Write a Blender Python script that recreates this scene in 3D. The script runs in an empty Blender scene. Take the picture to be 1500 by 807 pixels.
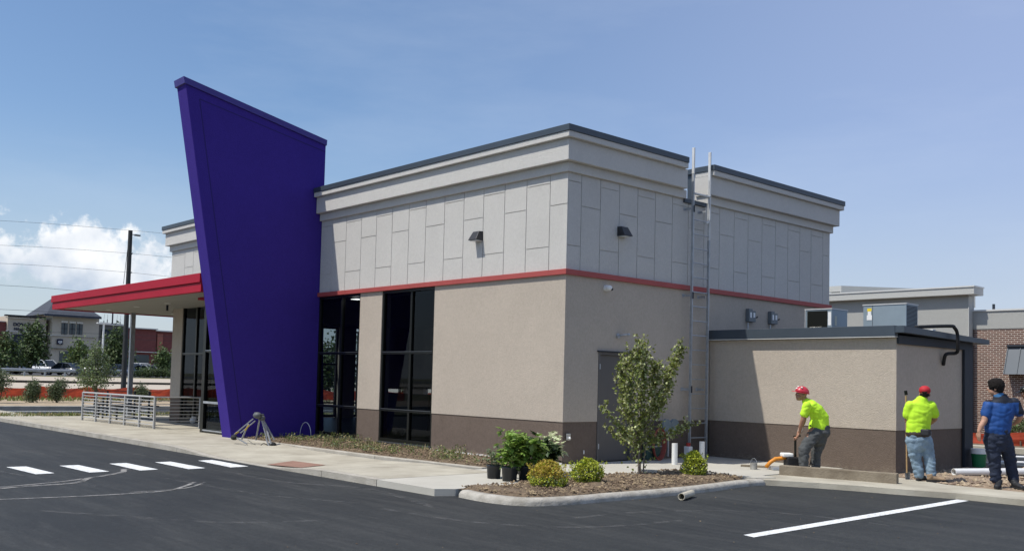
import bpy, bmesh, math, random
import numpy as np
from math import sin, cos, pi, radians
from mathutils import Vector, noise, Matrix

random.seed(7)
S = bpy.context.scene
COL = S.collection

# ------------------------------------------------------------------ camera
F, PY = 1402.63, 486.13
YAW, PITCH, ROLL = -0.83376, 0.051189, 0.024634
CAM = np.array([12.436, -12.603, 1.5])
fw = np.array([sin(YAW) * cos(PITCH), cos(YAW) * cos(PITCH), sin(PITCH)])
r0 = np.array([cos(YAW), -sin(YAW), 0.0]); u0 = np.cross(r0, fw)
rt = r0 * cos(ROLL) + u0 * sin(ROLL); up = -r0 * sin(ROLL) + u0 * cos(ROLL)
cam = bpy.data.cameras.new('camera'); camo = bpy.data.objects.new('camera', cam); COL.objects.link(camo)
cam.sensor_width = 36; cam.lens = F / 1500 * 36
cam.shift_y = (PY - 403.5) / 1500
cam.clip_start = .1; cam.clip_end = 5000
camo.matrix_world = Matrix(((rt[0], up[0], -fw[0], CAM[0]), (rt[1], up[1], -fw[1], CAM[1]), (rt[2], up[2], -fw[2], CAM[2]), (0, 0, 0, 1)))
S.camera = camo

# surveying helpers: from a place in the photograph to metres in the world
def _ray(x, y): return fw + rt * (x - 750) / F - up * (y - PY) / F
def _hit(x, y, ax, v):
    d = _ray(x, y); t = (v - CAM[ax]) / d[ax]; return Vector(CAM + t * d)
def GX(x, y, v): return _hit(x, y, 0, v)
def GY(x, y, v): return _hit(x, y, 1, v)
def GZ(x, y, v=0.0): return _hit(x, y, 2, v)
def depth(P): return float((np.array(P) - CAM) @ fw)
def AT(x, y, D): return Vector(CAM + _ray(x, y) * D)      # a point D metres ahead

# ------------------------------------------------------------------ light
SUN = Vector((-.372, -1.0, 1.8)).normalized()
W = bpy.data.worlds.new('World'); S.world = W; W.use_nodes = True
SKY_STRENGTH = .105
def build_world():
    nt = W.node_tree; nt.nodes.clear(); N = nt.nodes; L = nt.links
    out = N.new('ShaderNodeOutputWorld'); bg = N.new('ShaderNodeBackground'); bg.inputs[1].default_value = SKY_STRENGTH
    sky = N.new('ShaderNodeTexSky'); sky.sky_type = 'NISHITA'; sky.sun_disc = False
    sky.sun_elevation = math.asin(SUN.z); sky.sun_rotation = math.atan2(SUN.x, SUN.y)
    sky.air_density = 1.0; sky.dust_density = .9; sky.ozone_density = 2.4; sky.altitude = 200
    tc = N.new('ShaderNodeTexCoord')
    # high thin haze of cirrus
    mp = N.new('ShaderNodeMapping'); mp.inputs['Scale'].default_value = (1.2, 1.2, 5.0)
    n1 = N.new('ShaderNodeTexNoise'); n1.inputs['Scale'].default_value = 2.2; n1.inputs['Detail'].default_value = 7; n1.inputs['Roughness'].default_value = .62
    L.new(tc.outputs['Generated'], mp.inputs[0]); L.new(mp.outputs[0], n1.inputs[0])
    r1 = N.new('ShaderNodeValToRGB'); r1.color_ramp.elements[0].position = .46; r1.color_ramp.elements[1].position = .9
    r1.color_ramp.elements[1].color = (.20, .20, .20, 1)
    L.new(n1.outputs['Fac'], r1.inputs[0])
    m1 = N.new('ShaderNodeMixRGB'); m1.inputs[2].default_value = (5.6, 6.3, 7.4, 1)
    hs = N.new('ShaderNodeHueSaturation'); hs.inputs['Saturation'].default_value = 1.12; hs.inputs['Value'].default_value = 1.06; L.new(sky.outputs[0], hs.inputs['Color'])
    L.new(r1.outputs[0], m1.inputs[0])
    # milky veil: thicker to the north-east and towards the horizon
    vn = N.new('ShaderNodeVectorMath'); vn.operation = 'NORMALIZE'; L.new(tc.outputs['Generated'], vn.inputs[0])
    vd = N.new('ShaderNodeVectorMath'); vd.operation = 'DOT_PRODUCT'; vd.inputs[1].default_value = Vector((rt[0], rt[1], 0)).normalized(); L.new(vn.outputs[0], vd.inputs[0])
    vr = N.new('ShaderNodeMapRange'); vr.interpolation_type = 'SMOOTHSTEP'; vr.inputs['From Min'].default_value = -.25; vr.inputs['From Max'].default_value = .55; vr.inputs['To Min'].default_value = .08; vr.inputs['To Max'].default_value = .62; L.new(vd.outputs['Value'], vr.inputs[0])
    v1 = N.new('ShaderNodeMixRGB'); v1.inputs[2].default_value = (3.6, 4.3, 6.5, 1); L.new(vr.outputs[0], v1.inputs[0]); L.new(hs.outputs[0], v1.inputs[1])
    vz = N.new('ShaderNodeSeparateXYZ'); L.new(vn.outputs[0], vz.inputs[0])
    hr_ = N.new('ShaderNodeMapRange'); hr_.interpolation_type = 'SMOOTHSTEP'; hr_.inputs['From Min'].default_value = 0; hr_.inputs['From Max'].default_value = .26; hr_.inputs['To Min'].default_value = .75; hr_.inputs['To Max'].default_value = 0; L.new(vz.outputs[2], hr_.inputs[0])
    v2 = N.new('ShaderNodeMixRGB'); v2.inputs[2].default_value = (4.4, 5.0, 5.7, 1); L.new(hr_.outputs[0], v2.inputs[0]); L.new(v1.outputs[0], v2.inputs[1])
    L.new(v2.outputs[0], m1.inputs[1])
    # one bank of cumulus low in the west
    d0 = Vector(_ray(92, 382)).normalized()
    nrm = N.new('ShaderNodeVectorMath'); nrm.operation = 'NORMALIZE'; L.new(tc.outputs['Generated'], nrm.inputs[0])
    right = Vector((-d0.y, d0.x, 0)).normalized() * -1
    right = Vector(rt).normalized()
    upv = Vector(up).normalized()
    def dotn(v, off):
        d = N.new('ShaderNodeVectorMath'); d.operation = 'DOT_PRODUCT'; d.inputs[1].default_value = v; L.new(nrm.outputs[0], d.inputs[0])
        a = N.new('ShaderNodeMath'); a.operation = 'SUBTRACT'; a.inputs[1].default_value = off; L.new(d.outputs['Value'], a.inputs[0]); return a
    a = dotn(right, d0.dot(right)); b = dotn(upv, d0.dot(upv)); f = dotn(d0, 0.0)
    sa = N.new('ShaderNodeMath'); sa.operation = 'DIVIDE'; sa.inputs[1].default_value = .112; L.new(a.outputs[0], sa.inputs[0])
    # slope the top: height shrinks to the right
    tilt = N.new('ShaderNodeMath'); tilt.operation = 'MULTIPLY_ADD'; tilt.inputs[1].default_value = .16; L.new(a.outputs[0], tilt.inputs[0]); L.new(b.outputs[0], tilt.inputs[2])
    sb = N.new('ShaderNodeMath'); sb.operation = 'DIVIDE'; sb.inputs[1].default_value = .040; L.new(tilt.outputs[0], sb.inputs[0])
    cb = N.new('ShaderNodeCombineXYZ'); L.new(sa.outputs[0], cb.inputs[0]); L.new(sb.outputs[0], cb.inputs[1])
    ln = N.new('ShaderNodeVectorMath'); ln.operation = 'LENGTH'; L.new(cb.outputs[0], ln.inputs[0])
    n2 = N.new('ShaderNodeTexNoise'); n2.inputs['Scale'].default_value = 21; n2.inputs['Detail'].default_value = 12; n2.inputs['Roughness'].default_value = .6
    L.new(nrm.outputs[0], n2.inputs[0])
    s = N.new('ShaderNodeMath'); s.operation = 'MULTIPLY_ADD'; s.inputs[1].default_value = -2.9; s.inputs[2].default_value = 2.5
    L.new(n2.outputs['Fac'], s.inputs[0])          # 2.3-2.6n
    dns = N.new('ShaderNodeMath'); dns.operation = 'SUBTRACT'; L.new(s.outputs[0], dns.inputs[1]); 
    one = N.new('ShaderNodeMath'); one.operation = 'SUBTRACT'; one.inputs[0].default_value = 2.08; L.new(ln.outputs['Value'], one.inputs[1]); L.new(one.outputs[0], dns.inputs[0])
    rr = N.new('ShaderNodeValToRGB'); rr.color_ramp.elements[0].position = .0; rr.color_ramp.elements[1].position = .42
    rr.color_ramp.elements[1].color = (.93, .93, .93, 1); rr.color_ramp.interpolation = 'EASE'
    L.new(dns.outputs[0], rr.inputs[0])
    # only ahead of d0
    fr = N.new('ShaderNodeMath'); fr.operation = 'GREATER_THAN'; fr.inputs[1].default_value = .6; L.new(f.outputs[0], fr.inputs[0])
    mk = N.new('ShaderNodeMath'); mk.operation = 'MULTIPLY'; L.new(rr.outputs[0], mk.inputs[0]); L.new(fr.outputs[0], mk.inputs[1])
    # cloud colour: bright crowns, greyer base
    n3 = N.new('ShaderNodeTexNoise'); n3.inputs['Scale'].default_value = 26; n3.inputs['Detail'].default_value = 8; L.new(nrm.outputs[0], n3.inputs[0])
    hb = N.new('ShaderNodeMath'); hb.operation = 'MULTIPLY_ADD'; hb.inputs[1].default_value = .42; L.new(sb.outputs[0], hb.inputs[0])
    n3m = N.new('ShaderNodeMath'); n3m.operation = 'MULTIPLY_ADD'; n3m.inputs[1].default_value = 1.7; n3m.inputs[2].default_value = -.3; L.new(n3.outputs['Fac'], n3m.inputs[0]); L.new(n3m.outputs[0], hb.inputs[2])
    cr = N.new('ShaderNodeValToRGB'); cr.color_ramp.elements[0].position = .1; cr.color_ramp.elements[1].position = .95
    cr.color_ramp.elements[0].color = (.44, .52, .64, 1); cr.color_ramp.elements[1].color = (.95, .95, .95, 1)
    L.new(hb.outputs[0], cr.inputs[0])
    sc = N.new('ShaderNodeVectorMath'); sc.operation = 'SCALE'; sc.inputs['Scale'].default_value = 1.0 / SKY_STRENGTH * .98; L.new(cr.outputs[0], sc.inputs[0])
    m2 = N.new('ShaderNodeMixRGB'); L.new(mk.outputs[0], m2.inputs[0]); L.new(m1.outputs[0], m2.inputs[1]); L.new(sc.outputs[0], m2.inputs[2])
    L.new(m2.outputs[0], bg.inputs[0]); L.new(bg.outputs[0], out.inputs[0])
build_world()
sl = bpy.data.lights.new('sun', 'SUN'); sl.energy = 3.7; sl.angle = radians(.53); sl.color = (1, .955, .88)
so = bpy.data.objects.new('sun', sl); COL.objects.link(so); so.location = (0, -20, 40)
so.rotation_euler = SUN.to_track_quat('Z', 'Y').to_euler()
S.view_settings.view_transform = 'Standard'; S.view_settings.look = 'None'; S.view_settings.gamma = 1
S.view_settings.use_curve_mapping = False; S.view_settings.exposure = 0.28
S.cycles.max_bounces = 8; S.cycles.transparent_max_bounces = 16
S.cycles.use_denoising = True

# ------------------------------------------------------------------ materials
MATS = {}
def mat(name, col, rough=.8, metal=0, var=.0, vscale=3.0, bump=0, bscale=60, spec=.4, detail=5, island=0, trans=0, col2=None, stretch=None, bump2=None, coat=0):
    if name in MATS: return MATS[name]
    m = bpy.data.materials.new(name); m.use_nodes = True; nt = m.node_tree; N = nt.nodes; L = nt.links
    b = N['Principled BSDF']; b.inputs['Roughness'].default_value = rough; b.inputs['Metallic'].default_value = metal
    b.inputs['Specular IOR Level'].default_value = spec
    if coat: b.inputs['Coat Weight'].default_value = coat
    c = tuple(col) + (1,)
    b.inputs['Base Color'].default_value = c
    tc = N.new('ShaderNodeTexCoord')
    src = tc.outputs['Object']
    if stretch:
        mp = N.new('ShaderNodeMapping'); mp.inputs['Scale'].default_value = stretch; L.new(src, mp.inputs[0]); srcv = mp.outputs[0]
    else: srcv = src
    last = None
    if var or col2:
        n = N.new('ShaderNodeTexNoise'); n.inputs['Scale'].default_value = vscale; n.inputs['Detail'].default_value = detail; n.inputs['Roughness'].default_value = .6
        L.new(srcv, n.inputs[0])
        r = N.new('ShaderNodeValToRGB'); r.color_ramp.elements[0].position = .3; r.color_ramp.elements[1].position = .7
        if col2: r.color_ramp.elements[0].color = c; r.color_ramp.elements[1].color = tuple(col2) + (1,)
        else:
            r.color_ramp.elements[0].color = tuple(max(0, x * (1 - var)) for x in col) + (1,)
            r.color_ramp.elements[1].color = tuple(min(1, x * (1 + var)) for x in col) + (1,)
        L.new(n.outputs['Fac'], r.inputs[0]); last = r.outputs[0]
    if island:
        g = N.new('ShaderNodeNewGeometry'); h = N.new('ShaderNodeHueSaturation')
        mr = N.new('ShaderNodeMapRange'); mr.inputs['To Min'].default_value = 1 - island; mr.inputs['To Max'].default_value = 1 + island
        L.new(g.outputs['Random Per Island'], mr.inputs[0]); L.new(mr.outputs[0], h.inputs['Value'])
        mr2 = N.new('ShaderNodeMapRange'); mr2.inputs['To Min'].default_value = .485; mr2.inputs['To Max'].default_value = .515
        L.new(g.outputs['Random Per Island'], mr2.inputs[0]); L.new(mr2.outputs[0], h.inputs['Hue'])
        if last: L.new(last, h.inputs['Color'])
        else: h.inputs['Color'].default_value = c
        last = h.outputs[0]
    if last: L.new(last, b.inputs['Base Color'])
    if bump:
        n2 = N.new('ShaderNodeTexNoise'); n2.inputs['Scale'].default_value = bscale; n2.inputs['Detail'].default_value = 4; L.new(src, n2.inputs[0])
        bp = N.new('ShaderNodeBump'); bp.inputs['Strength'].default_value = bump; bp.inputs['Distance'].default_value = .02; L.new(n2.outputs['Fac'], bp.inputs['Height'])
        if bump2:
            n3 = N.new('ShaderNodeTexNoise'); n3.inputs['Scale'].default_value = bump2[1]; L.new(src, n3.inputs[0])
            bp2 = N.new('ShaderNodeBump'); bp2.inputs['Strength'].default_value = bump2[0]; bp2.inputs['Distance'].default_value = .05
            L.new(n3.outputs['Fac'], bp2.inputs['Height']); L.new(bp2.outputs[0], bp.inputs['Normal'])
        L.new(bp.outputs[0], b.inputs['Normal'])
    if trans:
        o = N['Material Output']; t = N.new('ShaderNodeBsdfTranslucent'); mx = N.new('ShaderNodeMixShader'); mx.inputs[0].default_value = trans
        if last: L.new(last, t.inputs[0])
        else: t.inputs[0].default_value = c
        L.new(b.outputs[0], mx.inputs[1]); L.new(t.outputs[0], mx.inputs[2]); L.new(mx.outputs[0], o.inputs[0])
    MATS[name] = m; return m

def stucco(name, col, mott=.07):
    """finely floated acrylic stucco with faint mottling and vertical run marks"""
    m = bpy.data.materials.new(name); m.use_nodes = True; nt = m.node_tree; N = nt.nodes; L = nt.links; b = N['Principled BSDF']
    b.inputs['Roughness'].default_value = .92; b.inputs['Specular IOR Level'].default_value = .25
    tc = N.new('ShaderNodeTexCoord')
    n = N.new('ShaderNodeTexNoise'); n.inputs['Scale'].default_value = .9; n.inputs['Detail'].default_value = 10; n.inputs['Roughness'].default_value = .72; n.inputs['Distortion'].default_value = .6; L.new(tc.outputs['Object'], n.inputs[0])
    nf = N.new('ShaderNodeTexNoise'); nf.inputs['Scale'].default_value = 9; nf.inputs['Distortion'].default_value = 1.2; nf.inputs['Detail'].default_value = 6; nf.inputs['Roughness'].default_value = .75; L.new(tc.outputs['Object'], nf.inputs[0])
    mp = N.new('ShaderNodeMapping'); mp.inputs['Scale'].default_value = (1.3, 1.3, .9); L.new(tc.outputs['Object'], mp.inputs[0])
    ns = N.new('ShaderNodeTexNoise'); ns.inputs['Scale'].default_value = 20; ns.inputs['Detail'].default_value = 7; L.new(mp.outputs[0], ns.inputs[0])
    a = N.new('ShaderNodeMath'); a.operation = 'ADD'; L.new(n.outputs['Fac'], a.inputs[0]); L.new(nf.outputs['Fac'], a.inputs[1])
    a2 = N.new('ShaderNodeMath'); a2.operation = 'ADD'; L.new(a.outputs[0], a2.inputs[0]); L.new(ns.outputs['Fac'], a2.inputs[1])
    mr = N.new('ShaderNodeMapRange'); mr.inputs['From Min'].default_value = 1.05; mr.inputs['From Max'].default_value = 1.95
    mr.inputs['To Min'].default_value = 1 - mott * 1.6; mr.inputs['To Max'].default_value = 1 + mott * 1.2; L.new(a2.outputs[0], mr.inputs[0])
    h = N.new('ShaderNodeHueSaturation'); h.inputs['Color'].default_value = tuple(col) + (1,); L.new(mr.outputs[0], h.inputs['Value'])
    L.new(h.outputs[0], b.inputs['Base Color'])
    n2 = N.new('ShaderNodeTexNoise'); n2.inputs['Scale'].default_value = 75; n2.inputs['Detail'].default_value = 5; L.new(tc.outputs['Object'], n2.inputs[0])
    bp = N.new('ShaderNodeBump'); bp.inputs['Strength'].default_value = .8; bp.inputs['Distance'].default_value = .016; L.new(n2.outputs['Fac'], bp.inputs['Height'])
    L.new(bp.outputs[0], b.inputs['Normal']); MATS[name] = m; return m

M_upper = stucco('stucco_light_grey', (.55, .535, .50))
M_upper2 = stucco('stucco_cornice', (.57, .555, .52), .05)
M_tan = stucco('stucco_tan', (.465, .405, .335), .085)
M_brown = stucco('stucco_brown', (.150, .116, .094), .12)
def splash(m):
    # dried mud splashed up the foot of the wall
    nt = m.node_tree; N = nt.nodes; L = nt.links; b = N['Principled BSDF']; src = b.inputs['Base Color'].links[0].from_socket
    tc = N.new('ShaderNodeTexCoord'); sp = N.new('ShaderNodeSeparateXYZ'); L.new(tc.outputs['Object'], sp.inputs[0])
    n = N.new('ShaderNodeTexNoise'); n.inputs['Scale'].default_value = 7; n.inputs['Detail'].default_value = 12; n.inputs['Roughness'].default_value = .75; L.new(tc.outputs['Object'], n.inputs[0])
    a = N.new('ShaderNodeMath'); a.operation = 'MULTIPLY_ADD'; a.inputs[1].default_value = -1.1; L.new(sp.outputs[2], a.inputs[0]); L.new(n.outputs['Fac'], a.inputs[2])
    r = N.new('ShaderNodeValToRGB'); r.color_ramp.elements[0].position = .42; r.color_ramp.elements[1].position = .62; r.color_ramp.elements[1].color = (.55, .55, .55, 1); L.new(a.outputs[0], r.inputs[0])
    mx = N.new('ShaderNodeMixRGB'); mx.inputs[2].default_value = (.27, .225, .17, 1); L.new(r.outputs[0], mx.inputs[0]); L.new(src, mx.inputs[1]); L.new(mx.outputs[0], b.inputs['Base Color'])
splash(M_brown)
M_purple = stucco('stucco_purple', (.052, .030, .245), .06); M_purple.node_tree.nodes['Principled BSDF'].inputs['Specular IOR Level'].default_value = .12
M_purplem = mat('purple_metal', (.045, .032, .22), .5, 0, .1, 3)
M_slate = mat('slate_metal', (.050, .066, .084), .45, .1, .08, 2, spec=.5)
M_slate_d = mat('slate_metal_dark', (.016, .022, .032), .65, .0, .08, 2, spec=.5)
M_red = mat('red_paint', (.36, .070, .062), .55, 0, .08, 3)
M_redm = mat('red_canopy', (.36, .010, .028), .6, .0, .07, 1.5, spec=.2)
M_galv = mat('galvanised', (.42, .44, .46), .48, .55, .16, 8, .1, 40)
M_galvb = mat('bright_aluminium', (.62, .62, .60), .5, .15, .08, 9)
M_black = mat('black_aluminium', (.012, .013, .010), .35, .3, .1, 5, spec=.5)
M_white = mat('white_paint', (.78, .78, .76), .6, 0, .05, 6)
M_soffit = mat('soffit_panel', (.34, .33, .295), .7, 0, .04, 2)
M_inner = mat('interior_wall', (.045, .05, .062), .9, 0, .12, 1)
M_rubber = mat('rubber', (.018, .018, .019), .8, 0, .2, 10)
M_roof = mat('roof_membrane', (.10, .11, .125), .8, 0, .1, 1)

def glass(name, tint=(.55, .62, .66), refl=.10):
    m = bpy.data.materials.new(name); m.use_nodes = True; nt = m.node_tree; N = nt.nodes; L = nt.links
    for x in list(N):
        if x.type != 'OUTPUT_MATERIAL': N.remove(x)
    o = N['Material Output']; t = N.new('ShaderNodeBsdfTransparent'); t.inputs[0].default_value = tint + (1,)
    g = N.new('ShaderNodeBsdfGlossy'); g.inputs['Roughness'].default_value = .015; g.inputs[0].default_value = (.8, .88, 1, 1)
    fr = N.new('ShaderNodeFresnel'); fr.inputs[0].default_value = 1.45
    ml = N.new('ShaderNodeMath'); ml.operation = 'MULTIPLY_ADD'; ml.inputs[1].default_value = .62; ml.inputs[2].default_value = refl - .04; L.new(fr.outputs[0], ml.inputs[0])
    mx = N.new('ShaderNodeMixShader'); L.new(ml.outputs[0], mx.inputs[0]); L.new(t.outputs[0], mx.inputs[1]); L.new(g.outputs[0], mx.inputs[2]); L.new(mx.outputs[0], o.inputs[0])
    MATS[name] = m; return m
M_glass = glass('tinted_glass', (.34, .38, .41), .03)
M_cglass = mat('car_glass', (.012, .016, .02), .08, 0, spec=.6)

def asphalt():
    m = bpy.data.materials.new('asphalt'); m.use_nodes = True; nt = m.node_tree; N = nt.nodes; L = nt.links; b = N['Principled BSDF']
    b.inputs['Specular IOR Level'].default_value = .35
    tc = N.new('ShaderNodeTexCoord')
    def nz(scale, det, st=None, rough=.6, rot=0):
        n = N.new('ShaderNodeTexNoise'); n.inputs['Scale'].default_value = scale; n.inputs['Detail'].default_value = det; n.inputs['Roughness'].default_value = rough
        if st:
            mp = N.new('ShaderNodeMapping'); mp.inputs['Scale'].default_value = st; mp.inputs['Rotation'].default_value = (0, 0, rot); L.new(tc.outputs['Object'], mp.inputs[0]); L.new(mp.outputs[0], n.inputs[0])
        else: L.new(tc.outputs['Object'], n.inputs[0])
        return n
    big = nz(.35, 7); streak = nz(2.2, 12, (.16, 1.6, 1), .78, .28); fine = nz(46, 4, None, .8); st2 = nz(2.6, 12, (.25, 2.2, 1), .78, -.35); grit = nz(13, 8, None, .9)
    r1 = N.new('ShaderNodeValToRGB'); r1.color_ramp.elements[0].position = .3; r1.color_ramp.elements[1].position = .72
    r1.color_ramp.elements[0].color = (.0165, .0185, .0192, 1); r1.color_ramp.elements[1].color = (.032, .0345, .0345, 1); L.new(big.outputs['Fac'], r1.inputs[0])
    r2 = N.new('ShaderNodeValToRGB'); r2.color_ramp.elements[0].position = .47; r2.color_ramp.elements[1].position = .80
    r2.color_ramp.elements[0].color = (0, 0, 0, 1); r2.color_ramp.elements[1].color = (.5, .5, .5, 1); L.new(streak.outputs['Fac'], r2.inputs[0])
    r3 = N.new('ShaderNodeValToRGB'); r3.color_ramp.elements[0].position = .52; r3.color_ramp.elements[1].position = .82
    r3.color_ramp.elements[0].color = (0, 0, 0, 1); r3.color_ramp.elements[1].color = (.40, .40, .40, 1); L.new(st2.outputs['Fac'], r3.inputs[0])
    m1 = N.new('ShaderNodeMixRGB'); m1.inputs[2].default_value = (.084, .084, .079, 1); L.new(r2.outputs[0], m1.inputs[0]); L.new(r1.outputs[0], m1.inputs[1])
    m2 = N.new('ShaderNodeMixRGB'); m2.inputs[2].default_value = (.085, .084, .080, 1); L.new(r3.outputs[0], m2.inputs[0]); L.new(m1.outputs[0], m2.inputs[1])
    ml = N.new('ShaderNodeMath'); ml.operation = 'ADD'; L.new(fine.outputs['Fac'], ml.inputs[0]); L.new(grit.outputs['Fac'], ml.inputs[1])
    mr = N.new('ShaderNodeMapRange'); mr.inputs['From Min'].default_value = .7; mr.inputs['From Max'].default_value = 1.3; mr.inputs['To Min'].default_value = .45; mr.inputs['To Max'].default_value = 1.5; L.new(ml.outputs[0], mr.inputs[0])
    h = N.new('ShaderNodeHueSaturation'); L.new(m2.outputs[0], h.inputs['Color']); L.new(mr.outputs[0], h.inputs['Value']); L.new(h.outputs[0], b.inputs['Base Color'])
    rr = N.new('ShaderNodeMapRange'); rr.inputs['To Min'].default_value = .62; rr.inputs['To Max'].default_value = .85; L.new(big.outputs['Fac'], rr.inputs[0]); L.new(rr.outputs[0], b.inputs['Roughness'])
    bp = N.new('ShaderNodeBump'); bp.inputs['Strength'].default_value = .6; bp.inputs['Distance'].default_value = .012; L.new(fine.outputs['Fac'], bp.inputs['Height']); L.new(bp.outputs[0], b.inputs['Normal'])
    MATS['asphalt'] = m; return m
M_asph = asphalt()
M_asph_far = mat('asphalt_far', (.085, .086, .09), .85, 0, .15, .3)
M_conc = mat('concrete', (.31, .28, .22), .9, 0, .13, 1.3, .35, 60, col2=(.48, .45, .365), detail=9, bump2=(.15, 6))
M_conc2 = mat('concrete_new', (.41, .39, .335), .9, 0, .08, .9, .25, 90, col2=(.49, .47, .41), detail=9)
M_curb = mat('curb_concrete', (.30, .275, .225), .9, 0, .2, 2.5, .4, 50, col2=(.47, .44, .38), detail=9)
M_oldconc = mat('weathered_concrete', (.15, .12, .085), .95, 0, .2, 3, .5, 30, col2=(.27, .23, .17), detail=9)
M_road = mat('road_concrete', (.40, .345, .27), .9, 0, .08, .35, 0, stretch=(6, .3, 1), col2=(.47, .41, .33))
M_soil = mat('mulch_soil', (.085, .060, .038), .97, 0, .3, 9, 1.0, 32, col2=(.21, .155, .10), detail=12, bump2=(.8, 9))
M_dirt = mat('dug_dirt', (.17, .12, .08), .97, 0, .3, 3, 1.0, 26, col2=(.36, .275, .195), detail=12, bump2=(.9, 8))
M_clod = mat('clod', (.30, .23, .165), .95, 0, .3, 14, .6, 40, island=.35)
M_grassb = mat('grass_ground', (.10, .105, .045), .95, 0, .3, 1.2, .6, 30, col2=(.21, .19, .09), detail=9)
M_paint = mat('road_paint', (.52, .53, .52), .75, 0, .1, 26, .2, 120, col2=(.86, .87, .86), detail=9)
def worn(m):
    nt = m.node_tree; N = nt.nodes; L = nt.links; tc = N.new('ShaderNodeTexCoord'); n = N.new('ShaderNodeTexNoise'); n.inputs['Scale'].default_value = 16; n.inputs['Detail'].default_value = 12; n.inputs['Roughness'].default_value = .8; L.new(tc.outputs['Object'], n.inputs[0])
    r = N.new('ShaderNodeValToRGB'); r.color_ramp.elements[0].position = .36; r.color_ramp.elements[0].color = (.25, .25, .25, 1); r.color_ramp.elements[1].position = .46; L.new(n.outputs['Fac'], r.inputs[0]); L.new(r.outputs[0], N['Principled BSDF'].inputs['Alpha'])
worn(M_paint)
M_pad = mat('red_tactile', (.26, .15, .11), .85, 0, .15, 6, .3, 60)
M_orange = mat('orange_mesh_fence', (.50, .080, .038), .7, 0, .2, 2.2, .4, 8, trans=.35)
M_pvc = mat('white_pvc', (.74, .74, .72), .4, 0, .05, 5, spec=.5)
M_bark = mat('bark', (.12, .09, .065), .95, 0, .3, 12, .7, 40)
M_barkg = mat('bark_grey', (.20, .17, .14), .9, 0, .3, 14, .6, 50)
M_leaf = mat('leaf_birch', (.195, .225, .050), .42, 0, island=.55, trans=.30, spec=.45)
M_leafy = mat('leaf_yellow_green', (.40, .44, .045), .55, 0, island=.45, trans=.28)
M_leafo = mat('leaf_yellow_orange', (.48, .36, .06), .55, 0, island=.4, trans=.28)
M_leafd = mat('leaf_dark', (.060, .090, .030), .6, 0, island=.5, trans=.15)
M_leafm = mat('leaf_mid', (.10, .145, .045), .6, 0, island=.5, trans=.2)
M_leafg = mat('leaf_grey_green', (.14, .175, .09), .6, 0, island=.4, trans=.2)
M_leafp = mat('leaf_potted', (.20, .30, .055), .45, 0, island=.45, trans=.28, spec=.5)
M_leafpale = mat('leaf_pale', (.58, .62, .38), .55, 0, island=.3, trans=.3)
M_weed = mat('weed', (.15, .19, .05), .7, 0, island=.5, trans=.3)
M_dry = mat('dry_grass', (.34, .28, .15), .8, 0, island=.4, trans=.2)

# ------------------------------------------------------------------ mesh helpers
def tag(o, label=None, cat=None, group=None, kind=None):
    if label: o['label'] = label
    if cat: o['category'] = cat
    if group: o['group'] = group
    if kind: o['kind'] = kind
    return o
def empty(name, loc=(0, 0, 0), rz=0, label=None, cat=None, group=None):
    o = bpy.data.objects.new(name, None); COL.objects.link(o); o.location = loc; o.rotation_euler = (0, 0, rz); o.empty_display_size = .2
    return tag(o, label, cat, group)

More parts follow.
